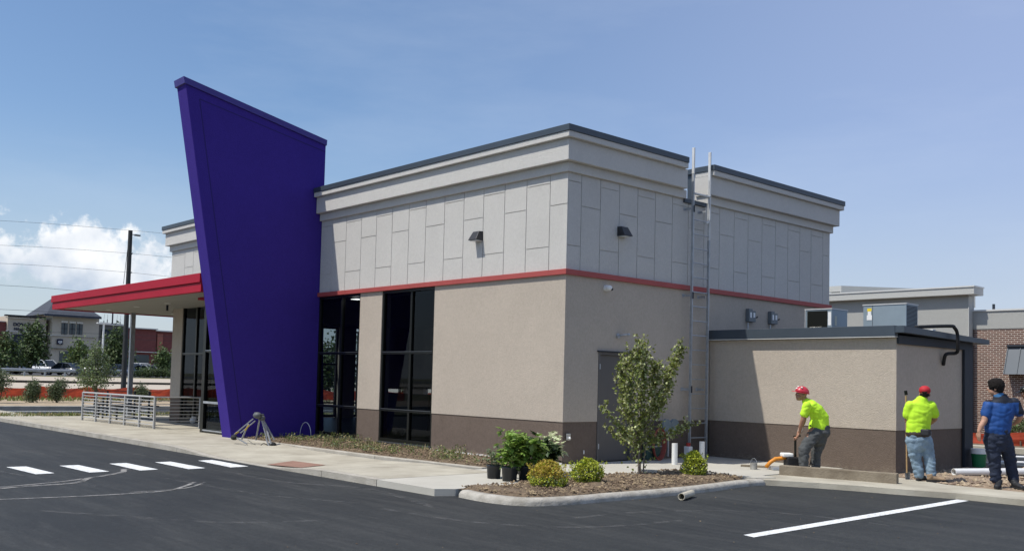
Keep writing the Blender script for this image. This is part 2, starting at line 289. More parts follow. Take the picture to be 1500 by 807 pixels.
class MB:
    def __init__(s): s.v = []; s.f = []; s.mi = []
    def add(s, vs, fs, mi=0):
        b = len(s.v); s.v += [tuple(map(float, p)) for p in vs]; s.f += [tuple(b + i for i in f) for f in fs]; s.mi += [mi] * len(fs); return s
    def box(s, x0, x1, y0, y1, z0, z1, mi=0):
        if x0 > x1: x0, x1 = x1, x0
        if y0 > y1: y0, y1 = y1, y0
        if z0 > z1: z0, z1 = z1, z0
        return s.add([(x0, y0, z0), (x1, y0, z0), (x1, y1, z0), (x0, y1, z0), (x0, y0, z1), (x1, y0, z1), (x1, y1, z1), (x0, y1, z1)],
                     [(0, 3, 2, 1), (4, 5, 6, 7), (0, 1, 5, 4), (1, 2, 6, 5), (2, 3, 7, 6), (3, 0, 4, 7)], mi)
    def bar(s, a, b, w, h=None, side=None, mi=0):
        a = Vector(a); b = Vector(b); h = h or w; t = (b - a).normalized()
        sd = Vector(side) if side else (Vector((0, 0, 1)) if abs(t.z) < .95 else Vector((1, 0, 0)))
        x = t.cross(sd).normalized(); y = x.cross(t).normalized()
        P = [p + x * (i * w / 2) + y * (j * h / 2) for p in (a, b) for i, j in ((-1, -1), (1, -1), (1, 1), (-1, 1))]
        return s.add(P, [(0, 1, 2, 3), (7, 6, 5, 4), (0, 4, 5, 1), (1, 5, 6, 2), (2, 6, 7, 3), (3, 7, 4, 0)], mi)
    def tube(s, pts, rad, n=8, cap=True, mi=0):
        pts = [Vector(p) for p in pts]; R = rad if isinstance(rad, (list, tuple)) else [rad] * len(pts)
        rings = []; ref = None
        for i, p in enumerate(pts):
            t = (pts[min(i + 1, len(pts) - 1)] - pts[max(i - 1, 0)]).normalized()
            if ref is None: ref = Vector((0, 0, 1)) if abs(t.z) < .9 else Vector((1, 0, 0))
            x = t.cross(ref).normalized(); y = x.cross(t).normalized(); ref = y
            rings.append([p + (x * cos(2 * pi * k / n) + y * sin(2 * pi * k / n)) * R[i] for k in range(n)])
        vs = [q for r_ in rings for q in r_]; fs = []
        for i in range(len(pts) - 1):
            for k in range(n): fs.append((i * n + k, i * n + (k + 1) % n, (i + 1) * n + (k + 1) % n, (i + 1) * n + k))
        if cap: fs += [tuple(reversed(range(n))), tuple((len(pts) - 1) * n + k for k in range(n))]
        return s.add(vs, fs, mi)
    def prism(s, poly, z0, z1, mi=0):   # poly ccw list of xy
        n = len(poly); zz0 = z0 if callable(z0) else (lambda x, y: z0); zz1 = z1 if callable(z1) else (lambda x, y: z1)
        vs = [(x, y, zz0(x, y)) for x, y in poly] + [(x, y, zz1(x, y)) for x, y in poly]
        fs = [tuple(reversed(range(n))), tuple(range(n, 2 * n))] + [(i, (i + 1) % n, n + (i + 1) % n, n + i) for i in range(n)]
        return s.add(vs, fs, mi)
    def ell(s, c, r, n=12, m=8, mi=0, M=None):
        vs = []; fs = []
        for i in range(m + 1):
            a = pi * i / m
            for k in range(n):
                q = Vector((r[0] * sin(a) * cos(2 * pi * k / n), r[1] * sin(a) * sin(2 * pi * k / n), r[2] * cos(a)))
                if M is not None: q = M @ q
                vs.append(Vector(c) + q)
        for i in range(m):
            for k in range(n): fs.append((i * n + k, (i + 1) * n + k, (i + 1) * n + (k + 1) % n, i * n + (k + 1) % n))
        return s.add(vs, fs, mi)
    def pieces(s):
        par = list(range(len(s.v)))
        def fd(a):
            while par[a] != a: par[a] = par[par[a]]; a = par[a]
            return a
        for f in s.f:
            for q in f[1:]: par[fd(q)] = fd(f[0])
        G_ = {}
        for f, mi in zip(s.f, s.mi): G_.setdefault(fd(f[0]), []).append((f, mi))
        out = []
        for L_ in G_.values():
            ids = sorted({q for f, _ in L_ for q in f}); ix = {q: i for i, q in enumerate(ids)}; m = MB(); m.v = [s.v[q] for q in ids]; m.f = [tuple(ix[q] for q in f) for f, _ in L_]; m.mi = [mi for _, mi in L_]; out.append(m)
        return out
    def build_each(s, name, mats, parent=None, **k): return [m.build(name, mats, parent, **k) for m in s.pieces()]
    def build(s, name, mats, parent=None, smooth=False, bevel=0, kind=None, label=None):
        me = bpy.data.meshes.new(name); me.from_pydata(s.v, [], s.f)
        for m in (mats if isinstance(mats, (list, tuple)) else [mats]): me.materials.append(m)
        if any(s.mi): me.polygons.foreach_set('material_index', s.mi)
        if smooth: me.polygons.foreach_set('use_smooth', [True] * len(me.polygons))
        me.update(); o = bpy.data.objects.new(name, me); COL.objects.link(o)
        if parent is not None:
            o.parent = parent
        if bevel:
            b = o.modifiers.new('bevel', 'BEVEL'); b.width = bevel; b.segments = 2; b.limit_method = 'ANGLE'; b.harden_normals = False
        if kind: o['kind'] = kind
        if label: o['label'] = label
        return o
def local(parent, P):   # world point into an empty's frame
    return Vector(P) - parent.location
def copy_tree(o, parent=None):
    c = o.copy(); COL.objects.link(c)
    if parent is not None: c.parent = parent
    for ch in list(o.children): copy_tree(ch, c)
    return c

# ================================================================== GROUND
AZ = -.10      # asphalt level
def smooth(a, b, x):
    t = max(0, min(1, (x - a) / (b - a))); return t * t * (3 - 2 * t)
PROF = [(500, -.16), (-30, -.16), (-43, -.24), (-64, -.16), (-67, -.13), (-95, .80), (-100, .86), (-150, .95), (-900, 1.2)]
def tz(x):
    for (x0, z0), (x1, z1) in zip(PROF, PROF[1:]):
        if x1 <= x <= x0: return z0 + (z1 - z0) * (x0 - x) / (x0 - x1)
    return PROF[-1][1]
g = MB()
YS = [-900, -300, -100, -40, 0, 40, 100, 300, 900]
xs = sorted(set([p[0] for p in PROF] + list(range(-95, -30, 3))), reverse=True)
for i, x in enumerate(xs):
    for y in YS: g.v.append((x, y, tz(x)))
for i in range(len(xs) - 1):
    for j in range(len(YS) - 1):
        n = len(YS); g.f.append((i * n + j, i * n + j + 1, (i + 1) * n + j + 1, (i + 1) * n + j)); g.mi.append(0)
g.build('ground', M_grassb, kind='structure')
def strip(name, xa, xb, ya, yb, dz, m):
    s = MB(); xx = sorted({xa, xb} | {x for x in xs if min(xa, xb) < x < max(xa, xb)}, reverse=True)
    for x in xx: s.v += [(x, ya, tz(x) + dz), (x, yb, tz(x) + dz)]
    for i in range(len(xx) - 1): s.f.append((2 * i, 2 * i + 1, 2 * i + 3, 2 * i + 2)); s.mi.append(0)
    return s.build(name, m, kind='structure')
strip('road', -66.5, -79.2, -300, 300, .03, M_road)
strip('road', -80.6, -93.5, -300, 300, .03, M_road)
md = MB(); md.add([(-79.2, -300, tz(-79.2) + .03), (-79.2, 300, tz(-79.2) + .03), (-79.25, 300, tz(-79.2) + .24), (-79.25, -300, tz(-79.2) + .24)], [(0, 1, 2, 3)])
md.add([(-79.25, -300, tz(-79.2) + .24), (-79.25, 300, tz(-79.2) + .24), (-80.6, 300, tz(-80.6) + .06), (-80.6, -300, tz(-80.6) + .06)], [(0, 1, 2, 3)])
md.build('road_median', mat('median', (.05, .045, .035), .95, 0, .3, 2), kind='structure')
strip('parking_lot', -98, -133, -300, 300, .03, M_asph_far)
# main asphalt sheet
a = MB(); a.add([(-29, -120, AZ), (120, -120, AZ), (120, 60, AZ), (-29, 60, AZ)], [(0, 1, 2, 3)]); a.build('parking_lot', M_asph, kind='structure')
# driveway edge line and kerb on its far side
MB().add([(-26.9, -60, AZ + .006), (-26.7, -60, AZ + .006), (-26.7, 60, AZ + .006), (-26.9, 60, AZ + .006)], [(0, 1, 2, 3)]).build('driveway_marking', M_paint, kind='structure')
k = MB(); k.box(-29.35, -29.0, -60, 60, -.25, .03); k.build('kerb', M_curb, kind='structure', bevel=.02)
MB().box(-41.5, -29.36, -60, 60, -.35, -.02).build('planting_bed', mat('bed_tan', (.27, .20, .13), .95, 0, .3, 1.5, .8, 20, col2=(.42, .34, .23), detail=9), kind='structure')
MB().box(-22.9, -20.62, -60, 60, -.2, -.015).build('grass_strip', M_grassb, kind='structure')

# sidewalk with dropped kerb
def swz(x, y):
    f = smooth(-7.2, -4.6, x) * (1 - smooth(-2.9, -1.0, x)); g_ = .55 + .45 * smooth(-2.2, -4.3, y) if y < -2.1 else 0
    return -.092 * f * g_
def yk(x): return -4.45 - .0 * x
sw = MB()
xj = [-20.6, -18.6, -16.6, -14.6, -12.6, -10.6, -8.6, -6.6, -4.6, -2.6, -1.0, .55]
def slab(x0, x1, y0, y1, mb, step=.25):
    nx = max(1, int((x1 - x0) / step)); ny = max(1, int((y1 - y0) / step)); g_ = .006
    X = np.linspace(x0 + g_, x1 - g_, nx + 1); Y = np.linspace(y0 + (g_ if y0 > -4.4 else 0), y1 - g_, ny + 1)
    vs = [(x, y, swz(x, y)) for x in X for y in Y]; fs = []
    for i in range(nx):
        for j in range(ny): q = i * (ny + 1) + j; fs.append((q, q + ny + 1, q + ny + 2, q + 1))
    b = len(vs)
    rim = [(i, 0) for i in range(nx + 1)] + [(nx, j) for j in range(1, ny + 1)] + [(i, ny) for i in range(nx - 1, -1, -1)] + [(0, j) for j in range(ny - 1, 0, -1)]
    for i, j in rim: vs.append((X[i], Y[j], -.16))
    for k_ in range(len(rim)):
        i, j = rim[k_]; i2, j2 = rim[(k_ + 1) % len(rim)]
        fs.append((i * (ny + 1) + j, b + k_, b + (k_ + 1) % len(rim), i2 * (ny + 1) + j2))
    mb.add(vs, fs)
for x0, x1 in zip(xj, xj[1:]):
    if x1 <= -8.5:
        slab(x0, x1, -2.1, 0.0, sw, .5)
    slab(x0, x1, -4.28, -2.12, sw); 
sw.build('sidewalk', M_conc, kind='structure')
kb = MB()
for x0, x1 in [(-60.6, -20.6)] + list(zip(xj, xj[1:])): slab(x0, x1, -4.45, -4.285, kb, .17 if x0 > -21 else 5)
kb.build('kerb', M_curb, kind='structure')
MB().box(-60, -20.61, -4.28, -2.9, -.16, -.004).build('sidewalk', M_conc, kind='structure')
MB().box(-20.6, -18.0, -2.1, 6, -.16, -.003).build('sidewalk', M_conc, kind='structure')
# new paler slabs running round the corner to the service yard
ne = MB()
ne.prism([(.56, -4.45), (1.95, -4.45), (2.1, -4.2), (2.0, -2.6), (1.9, -.9), (1.9, .9), (2.5, 1.1), (3.34, 1.2), (3.5, 1.55), (3.15, 1.7), (3.15, 4.44), (.01, 4.44), (.01, -1.78), (.0, -2.1), (.56, -2.12)], -.16, -.001)
ne.build('sidewalk', M_conc2, kind='structure')
right_kerb = [GZ(*q, AZ) for q in [(1117, 710), (1200, 715), (1260, 719.5), (1313, 724), (1400, 730.5), (1440, 734.5), (1500, 740.5), (1620, 751)]]
rk = [(v.x, v.y) for v in right_kerb]
rs = MB(); back = [(9.2, 3.35), (6.9, 3.25), (5.6, 3.3), (4.3, 3.9), (4.18, 4.43), (3.16, 4.43)]
rs.prism(rk[:] + back + [(3.16, 1.6)], -.16, -.012); rs.build('sidewalk', M_conc, kind='structure')
# dug-over ground at the back right
def dirt_patch():
    m = MB(); nx, ny = 90, 70; x0, x1, y0, y1 = 4.12, 11.0, 3.0, 9.0
    for i in range(nx + 1):
        for j in range(ny + 1):
            x = x0 + (x1 - x0) * i / nx; y = y0 + (y1 - y0) * j / ny
            e = min(1, (x - x0) / .25, (y - (3.32 if x > 5.4 else 3.95 - (x - 4.2) * .5)) / .25)
            h = -.055 + .045 * noise.noise(Vector((x * 1.3, y * 1.3, 0))) + .035 * noise.noise(Vector((x * 4, y * 4, 3))) + .02 * noise.noise(Vector((x * 11, y * 11, 3)))
            if y > 8: h -= .02
            m.v.append((x, y, h if e > 0 else -.07))
            if e > 0: m.v[-1] = (x, y, -.02 * (1 - e) + (h + .03) * e)
            else: m.v[-1] = (x, y, -.09)
    for i in range(nx):
        for j in range(ny): q = i * (ny + 1) + j; m.f.append((q, q + ny + 1, q + ny + 2, q + 1)); m.mi.append(0)
    m.build('dirt', M_dirt, kind='structure', smooth=True)
dirt_patch()
# planting bed beside the windows
def bedmesh(name, poly, z, mtl, amp=.03, res=.12):
    xsn = [p[0] for p in poly]; ysn = [p[1] for p in poly]
    def inside(x, y):
        c = False; j = len(poly) - 1
        for i in range(len(poly)):
            if ((poly[i][1] > y) != (poly[j][1] > y)) and x < (poly[j][0] - poly[i][0]) * (y - poly[i][1]) / (poly[j][1] - poly[i][1]) + poly[i][0]: c = not c
            j = i
        return c
    bm = bmesh.new(); vs = [bm.verts.new((x, y, z)) for x, y in poly]; bm.faces.new(vs)
    x0, x1, y0, y1 = min(xsn), max(xsn), min(ysn), max(ysn)
    for k_ in range(1, int((x1 - x0) / res)):
        bmesh.ops.bisect_plane(bm, geom=bm.verts[:] + bm.edges[:] + bm.faces[:], plane_co=(x0 + k_ * res, 0, 0), plane_no=(1, 0, 0))
    for k_ in range(1, int((y1 - y0) / res)):
        bmesh.ops.bisect_plane(bm, geom=bm.verts[:] + bm.edges[:] + bm.faces[:], plane_co=(0, y0 + k_ * res, 0), plane_no=(0, 1, 0))
    for v in bm.verts:
        if not v.is_boundary: v.co.z += amp * (1 + noise.noise(v.co * 2.2) + .7 * noise.noise(v.co * 7))
    me = bpy.data.meshes.new(name); bm.to_mesh(me); bm.free(); me.materials.append(mtl)
    me.polygons.foreach_set('use_smooth', [True] * len(me.polygons))
    o = bpy.data.objects.new(name, me); COL.objects.link(o); o['kind'] = 'structure'; return o, inside
BED = [(-8.74, -.01), (-8.74, -2.02), (-6.0, -1.99), (-3, -1.95), (-.1, -1.72), (-.03, -.9), (-.03, -.01)]
bed, in_bed = bedmesh('planting_bed', BED, -.01, M_soil, .022)
bk = MB()
for i, (p, q) in enumerate(zip(BED[1:4], BED[2:5])):
    bk.prism([(p[0] + .008, p[1] - .13), (q[0], q[1] - .13), (q[0], q[1]), (p[0] + .008, p[1])], -.16, .008)
bk.build('kerb', M_curb, kind='structure', bevel=.012)
# island
ISO = [(v.x, v.y) for v in (GZ(*q, AZ) for q in [(672, 728), (715, 736), (770, 741), (830, 739.5), (900, 733.5), (970, 727.5), (1040, 720), (1090, 713), (1124, 710)])]
def offs(P, d):
    out = []
    for i in range(len(P)):
        a_ = Vector(P[max(0, i - 1)]); b_ = Vector(P[min(len(P) - 1, i + 1)]); t = (b_ - a_).normalized(); out.append((P[i][0] - t.y * d, P[i][1] + t.x * d))
    return out
def catmull(P, n=6):
    out = []
    for i in range(len(P) - 1):
        p0, p1, p2, p3 = [np.array(P[max(0, min(len(P) - 1, j))], float) for j in (i - 1, i, i + 1, i + 2)]
        for k_ in range(n):
            t = k_ / n; out.append(tuple(.5 * ((2 * p1) + (-p0 + p2) * t + (2 * p0 - 5 * p1 + 4 * p2 - p3) * t * t + (-p0 + 3 * p1 - 3 * p2 + p3) * t ** 3)))
    out.append(tuple(np.array(P[-1], float))); return out
ISC = catmull(ISO)
ik = MB(); prof = [(0, AZ - .05), (.0, AZ + .045), (.022, -.022), (.06, -.002), (.15, -.002), (.17, -.03)]
rings = [[(x, y, z) for (x, y) in offs(ISC, d)] for d, z in prof]
n_ = len(ISC); vs = [q for r_ in rings for q in r_]
ik.add(vs, [(i * n_ + k_, i * n_ + k_ + 1, (i + 1) * n_ + k_ + 1, (i + 1) * n_ + k_) for i in range(len(prof) - 1) for k_ in range(n_ - 1)])
ik.build('kerb', mat('island_kerb', (.26, .24, .20), .95, 0, .3, 5, .5, 40, col2=(.48, .455, .40), detail=12, bump2=(.2, 6)), kind='structure', smooth=True)
inner = offs(ISC, .16)
ISL = inner[:-4] + [(2.75, 1.05), (2.45, 1.08), (1.9, .92), (1.9, -.9), (2.0, -2.6), (2.1, -4.15)]
isl, in_isl = bedmesh('planting_bed', ISL, -.006, M_soil, .035)

# painted markings
def paint(name, pts, m=M_paint, dz=.005):
    s = MB(); s.add([(p[0], p[1], AZ + dz) for p in pts], [tuple(range(len(pts)))]); return s.build(name, m, kind='structure')
for q in [[(9, 684), (38, 683), (80, 693), (52, 694.5)], [(87, 682), (115, 681), (160, 690.5), (131, 692)], [(160, 679), (185, 678), (232, 687.5), (205, 689)],
          [(227, 677), (250, 676), (301, 685.5), (276, 687)], [(290, 674.5), (311, 673.5), (364, 683), (338, 684.5)]]:
    paint('crosswalk_marking', [GZ(*v, AZ) for v in q])
a_, b_, c_, d_ = [GZ(*q, AZ) for q in [(1089, 783.5), (1104, 787), (1419, 733.5), (1402, 731.5)]]
paint('stall_marking', [a_, b_, c_, d_])
padm = MB(); pc = [(-3.15, -4.27), (-1.95, -4.27), (-2.35, -3.55), (-3.5, -3.55)]
padm.add([(x, y, swz(x, y) + .006) for x, y in pc], [(0, 1, 2, 3)]); padm.build('tactile_pad', M_pad, kind='structure')
# dusty tyre tracks
def dust_mat():
    m = bpy.data.materials.new('tyre_dust'); m.use_nodes = True; nt = m.node_tree; N = nt.nodes; L = nt.links
    b = N['Principled BSDF']; b.inputs['Base Color'].default_value = (.30, .29, .275, 1); b.inputs['Roughness'].default_value = .95
    tc = N.new('ShaderNodeTexCoord'); n = N.new('ShaderNodeTexNoise'); n.inputs['Scale'].default_value = 6; n.inputs['Detail'].default_value = 9; L.new(tc.outputs['Object'], n.inputs[0])
    r = N.new('ShaderNodeValToRGB'); r.color_ramp.elements[0].position = .30; r.color_ramp.elements[1].position = .62; r.color_ramp.elements[1].color = (.85, .85, .85, 1); L.new(n.outputs['Fac'], r.inputs[0])
    L.new(r.outputs[0], b.inputs['Alpha']); return m
M_dust = dust_mat()
def track(px, w):
    P = catmull([tuple(GZ(x, y, AZ).xy) for x, y in px], 5); A = offs(P, -w); B = offs(P, w); s = MB()
    s.add([(x, y, AZ + .004) for x, y in A] + [(x, y, AZ + .004) for x, y in B], [(i, i + 1, len(P) + i + 1, len(P) + i) for i in range(len(P) - 1)])
    s.build('tyre_mark', M_dust, kind='structure')
track([(-20, 717), (40, 712), (110, 707), (130, 700), (150, 697), (180, 691), (183, 687), (215, 684)], .045)
track([(-20, 715), (50, 709), (100, 704), (120, 701)], .03)
M_dust2 = dust_mat(); M_dust2.name = 'tyre_dust_faint'; M_dust2.node_tree.nodes['Color Ramp'].color_ramp.elements[1].color = (.13, .13, .13, 1); M_dust2.node_tree.nodes['Color Ramp'].color_ramp.elements[0].position = .42
_d = M_dust; M_dust = M_dust2
for px_, w_ in (([(60, 748), (180, 756), (330, 765), (470, 762)], .05), ([(240, 700), (330, 716), (420, 728), (520, 736)], .04), ([(0, 690), (60, 701), (140, 712)], .03), ([(330, 690), (420, 706), (540, 716), (640, 744)], .06),
                ([(560, 745), (700, 765), (860, 772), (1000, 762)], .05), ([(820, 760), (980, 748), (1150, 752), (1320, 772)], .05), ([(150, 655), (240, 672), (330, 680)], .03), ([(30, 660), (110, 668), (210, 664)], .03), ([(1150, 735), (1260, 742), (1380, 760)], .04)): track(px_, w_)
M_dust = _d
track([(-20, 732), (60, 729), (150, 725), (240, 719), (270, 712), (285, 706)], .03)
track([(190, 721), (250, 717), (280, 713), (300, 706)], .02)

# ================================================================== RESTAURANT BUILDING
B = empty('restaurant_building', (0, 0, 0), label='one-storey grey and tan stucco restaurant with purple fin, red canopy and low annex', cat='building')
ZR, ZRB, ZC, ZW = 3.60, 3.50, 6.235, .77
YE = 9.45; XW = -18.0
W1 = (-8.75, -6.85); W2 = (-5.94, -3.96)
# --- lower walls (thickness .25)
t = MB(); br = MB()
def wallseg(mb, x0, x1, y0, y1, z0, z1): mb.box(x0, x1, y0, y1, z0, z1)
YSF = -.45; PX0, PX1 = GY(247.8, 600, YSF).x, GY(262, 600, YSF).x; ZSF = GY(247, 449, YSF).z
t.box(PX0, PX1, YSF, .25, ZW, ZSF + .02); br.box(PX0 + .008, PX1, YSF + .012, .25, -.1, ZW - .008)
for x0, x1 in [(-6.85, -5.94), (-3.96, 0)]:
    t.box(x0, x1, 0, .25, ZW, ZRB + .05); br.box(x0, min(x1, -.2501), .012, .25, -.1, ZW - .001)
DO0, DO1, DOZ = .93, 1.93, 2.10
t.box(-.25, 0, .2501, DO0, ZW, DOZ); t.box(-.25, 0, .2501, YE, DOZ, ZRB + .05); t.box(-.25, 0, DO1, YE, ZW, DOZ)
br.box(-.25, -.010, .012, DO0, -.1, ZW - .001); br.box(-.25, -.010, DO1, YE, -.1, ZW - .001)
t.build_each('wall', M_tan, B); br.build_each('wainscot', M_brown, B)
fo = MB(); fo.box(-8.75, -3.96, .03, .22, -.12, .045); fo.box(-16.0, -9.2, -.40, .22, -.12, .035)
fo.build_each('foundation', mat('foundation', (.42, .36, .28), .9, 0, .15, 4), B)
fl_ = MB(); fl_.box(-3.95, .0, -.012, .0115, -.02, .018); fl_.build('base_flashing', M_white, B)
# --- upper walls
uw = MB(); uw.box(-18, -.0155, .014, .30, ZRB + .05, 6.1); uw.box(-.30, -.014, .30, YE, ZRB + .05, 5.35)
uw.box(-.30, -.02, .30, 3.50, 5.35, 6.1); uw.box(-.30, -.02, 4.25, YE, 5.35, 6.1)
uw.box(-18, -17.7, .3, YE, ZRB, 6.1); uw.box(-17.7, -.3, YE - .3, YE - .001, ZRB, 6.1)
uw.build('wall', M_upper, B)
# back/west walls with openings
ww = MB()
ww.box(-18, -17.75, .26, .45, 0, ZRB); ww.box(-18, -17.75, 2.9, 5.6, 0, ZRB); ww.box(-18, -17.75, 6.3, 7.0, 0, ZRB); ww.box(-18, -17.75, 7.25, 8.0, 0, ZRB)
ww.box(-17.75, -16.5, YE - .25, YE, 0, ZRB); ww.box(-11, -.25, YE - .25, YE, 0, ZRB)
ww.box(-18, -17.75, 5.6, 7.25, 3.3, ZRB); ww.box(-18, -16.5, YE - .25, YE, 1.9, ZRB); ww.box(-18, -17.75, 8, YE, 1.15, ZRB); ww.box(-18, -17.75, 8, YE, 0, .55); ww.box(-16.5, -11, YE - .25, YE, 1.15, ZRB); ww.box(-16.5, -11, YE - .25, YE, 0, .55)
ww.build_each('wall', M_tan, B)
# interior shell: floor, ceiling, partitions
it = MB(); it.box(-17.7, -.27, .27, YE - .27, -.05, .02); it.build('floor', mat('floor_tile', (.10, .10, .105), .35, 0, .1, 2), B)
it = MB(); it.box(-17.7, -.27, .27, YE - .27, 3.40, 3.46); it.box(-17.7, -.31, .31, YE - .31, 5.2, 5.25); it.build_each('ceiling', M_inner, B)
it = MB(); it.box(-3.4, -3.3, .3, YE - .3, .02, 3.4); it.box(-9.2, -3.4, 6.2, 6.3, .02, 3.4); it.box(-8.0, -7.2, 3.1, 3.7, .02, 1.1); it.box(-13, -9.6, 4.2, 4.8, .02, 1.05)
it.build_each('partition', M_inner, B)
q = GZ(523, 438.5, 3.39)
ml_ = mat('lit_lamp', (.9, .9, .85), .5); ml_.node_tree.nodes['Principled BSDF'].inputs['Emission Color'].default_value = (1, .95, .85, 1); ml_.node_tree.nodes['Principled BSDF'].inputs['Emission Strength'].default_value = 3
m = MB(); m.box(q.x - .12, q.x + .12, q.y - .10, q.y + .10, 3.385, 3.398); m.build('ceiling_lamp', ml_, B)
# --- EIFS panels as shallow raised blocks with open joints
HI, MID, LO, ZT = 5.262, 4.825, 4.052, 5.42
LX = [0.0, -.467, -1.118, -1.759, -2.408, -3.043, -3.698, -4.357, -4.984, -5.631, -6.271, -6.907, -7.57, -8.20, -8.735]
RY = [0.0, .372, .902, 1.453, 2.004, 2.556, 3.111, 3.648, 4.2, 4.763, 5.313, 5.855, 6.417, 6.975, 7.511, 8.046, 8.557, 9.113, 9.45]
G_ = .007
def panels(mb, edges, axis, even0, off0=0):
    for i, (e0, e1) in enumerate(zip(edges, edges[1:])):
        zs = [ZR - .02, LO, HI, ZT] if (i + even0) % 2 else [ZR - .02, MID, ZT]
        for a_, b_ in zip(zs, zs[1:]):
            lo, hi = min(e0, e1) + G_, max(e0, e1) - G_
            if i == 0: 
                if axis == 'x': hi += G_
                else: lo = .0
            z0, z1 = a_ + (G_ if a_ > ZR else 0), b_ - (G_ if b_ < ZT else 0)
            if axis == 'x': mb.box(lo, min(hi, -.0001), -.0, .021, z0, z1)
            else:
                if 3.5 < (lo + hi) / 2 < 4.25 and z1 > 5.34: z1 = 5.34
                if z1 > z0: mb.box(-.021, .0, lo if i else .0211, hi, z0, z1)
pl = MB(); panels(pl, LX, 'x', 0); panels(pl, RY, 'y', 1)
WX = [-9.3 - .64 * k_ for k_ in range(14)]; WX[-1] = -18.0
panels(pl, WX, 'x', 1)
pl.build('wall_panels', M_upper, B, bevel=.004)
# --- cornice
def ring(mb, o, z0, z1, y1, y0=None, xl=-8.735):
    if y0 is None:
        mb.prism([(xl, .25), (xl, -o), (o, -o), (o, y1), (-.25, y1), (-.25, .25)], z0, z1)
    else: mb.box(-.25, o, y0, y1, z0, z1)
co = MB()
for o, z0, z1 in [(.06, 5.42, 5.60), (.17, 5.60, 6.005), (.25, 6.005, 6.115)]:
    e = o
    ring(co, o, z0, z1, 3.5 - (.19 if o > .2 else .11 if o > .1 else -.007))
    ring(co, o, z0, z1, YE + e, 4.25 - (.05 if o > .1 else .008))
    co.prism([(-18 - e, YE), (-18 - e, -o), (-9.24, -o), (-9.24, .25), (-17.7, .25), (-17.7, YE)], z0, z1)
co.build('cornice', M_upper2, B, bevel=.008)
cp = MB()
ring(cp, .27, 6.115, 6.235, 3.31); ring(cp, .27, 6.115, 6.235, YE + .27, 4.18)
cp.prism([(-18.27, YE), (-18.27, -.27), (-9.24, -.27), (-9.24, .28), (-17.68, .28), (-17.68, YE)], 6.115, 6.235)
cp.box(-.5, .0, 4.2, YE, 6.115, 6.23); cp.box(-.34, .05, 3.46, 4.22, 5.345, 5.43); cp.box(-17.7, -.5, YE - .4, YE + .1, 6.1, 6.23)
cp.build('parapet_cap', M_slate, B, bevel=.006)
ge = MB(); ge.box(-.5, -.3, 4.25, YE - .3, 5.2, 6.114); ge.box(-.5, -.30, .3, 3.45, 5.2, 6.0); ge.build('parapet_back', M_slate, B)
rf = MB(); rf.box(-17.7, -.3, .3, YE - .3, 5.255, 5.30); rf.build('roof', M_roof, B)
# --- red band
rb = MB(); rb.prism([(-8.735, .2), (-8.735, -.055), (.055, -.055), (.055, YE + .02), (-.2, YE + .02), (-.2, .2)], ZRB, ZR)
rb.build('trim_band', M_red, B, bevel=.004)
rb = MB(); rb.box(PX0 - .06, -11.3, YSF - .07, YSF + .2, ZSF, ZSF + .12); rb.build('trim_band', M_redm, B)
# --- windows
def window(x0, x1, mull, y=0, z0=.05, z1=3.495, rails=(.78, 2.075), dep=.11, fr=.055):
    w = empty('window'); w.parent = B; w.location = (0, 0, 0)
    m = MB(); ya, yb = y + .02, y + dep
    m.box(x0, x0 + fr, ya, yb, z0, z1); m.box(x1 - fr, x1, ya, yb, z0, z1)
    m.box(x0 + fr, x1 - fr, ya, yb, z0, z0 + .09); m.box(x0 + fr, x1 - fr, ya, yb, z1 - fr, z1)
    for q in mull: m.box(q - .035, q + .035, ya + .001, yb - .001, z0 + .09, z1 - fr)
    ed = [x0 + fr] + [v for q in mull for v in (q - .035, q + .035)] + [x1 - fr]
    for r_ in rails:
        for i in range(0, len(ed), 2): m.box(ed[i], ed[i + 1], ya + .002, yb - .002, r_ - .03, r_ + .03)
    m.build('window_frame', M_black, w, bevel=.003)
    g_ = MB(); g_.add([(x0 + .02, y + .06, z0 + .03), (x1 - .02, y + .06, z0 + .03), (x1 - .02, y + .06, z1 - .02), (x0 + .02, y + .06, z1 - .02)], [(0, 1, 2, 3)])
    g_.build('window_glass', M_glass, w)
    s = MB(); s.box(x0, x1, y - .015, ya, z0 - .012, z0 + .012)
    for r_ in rails: s.box(x0 + fr, x1 - fr, ya - .012, ya, r_ + .018, r_ + .03)
    s.build_each('window_sill', mat('dark_sill', (.11, .12, .13), .35, .5), w)
    return w
window(-8.745, -6.85, [-7.70]); window(-5.94, -3.96, [-4.83])
window(PX1, -11.12, [PX1 + .95, PX1 + 1.9, PX1 + 2.85, PX1 + 3.8], y=YSF, z1=ZSF, z0=.04)
# west and north openings
def side_window(y0, y1, z0, z1):
    w = empty('window'); w.parent = B
    m = MB(); m.box(-17.98, -17.88, y0, y0 + .06, z0, z1); m.box(-17.98, -17.88, y1 - .06, y1, z0, z1); m.box(-17.98, -17.88, y0 + .06, y1 - .06, z0, z0 + .08); m.box(-17.98, -17.88, y0 + .06, y1 - .06, z1 - .06, z1)
    for r_ in (.55, 1.95):
        if z0 < r_ < z1: m.box(-17.97, -17.89, y0 + .06, y1 - .06, r_ - .03, r_ + .03)
    m.build('window_frame', M_black, w)
    MB().add([(-17.93, y0, z0), (-17.93, y1, z0), (-17.93, y1, z1), (-17.93, y0, z1)], [(0, 1, 2, 3)]).build('window_glass', glass('clear_glass', (.85, .9, .9), .03) if 'clear_glass' not in MATS else MATS['clear_glass'], w)
side_window(.45, 1.6, .04, 3.4); side_window(1.7, 2.9, .04, 3.4); side_window(5.6, 6.3, .04, 3.3); side_window(7.0, 7.25, .04, 3.2); side_window(8.0, 9.2, .55, 1.15)
nw = empty('window'); nw.parent = B
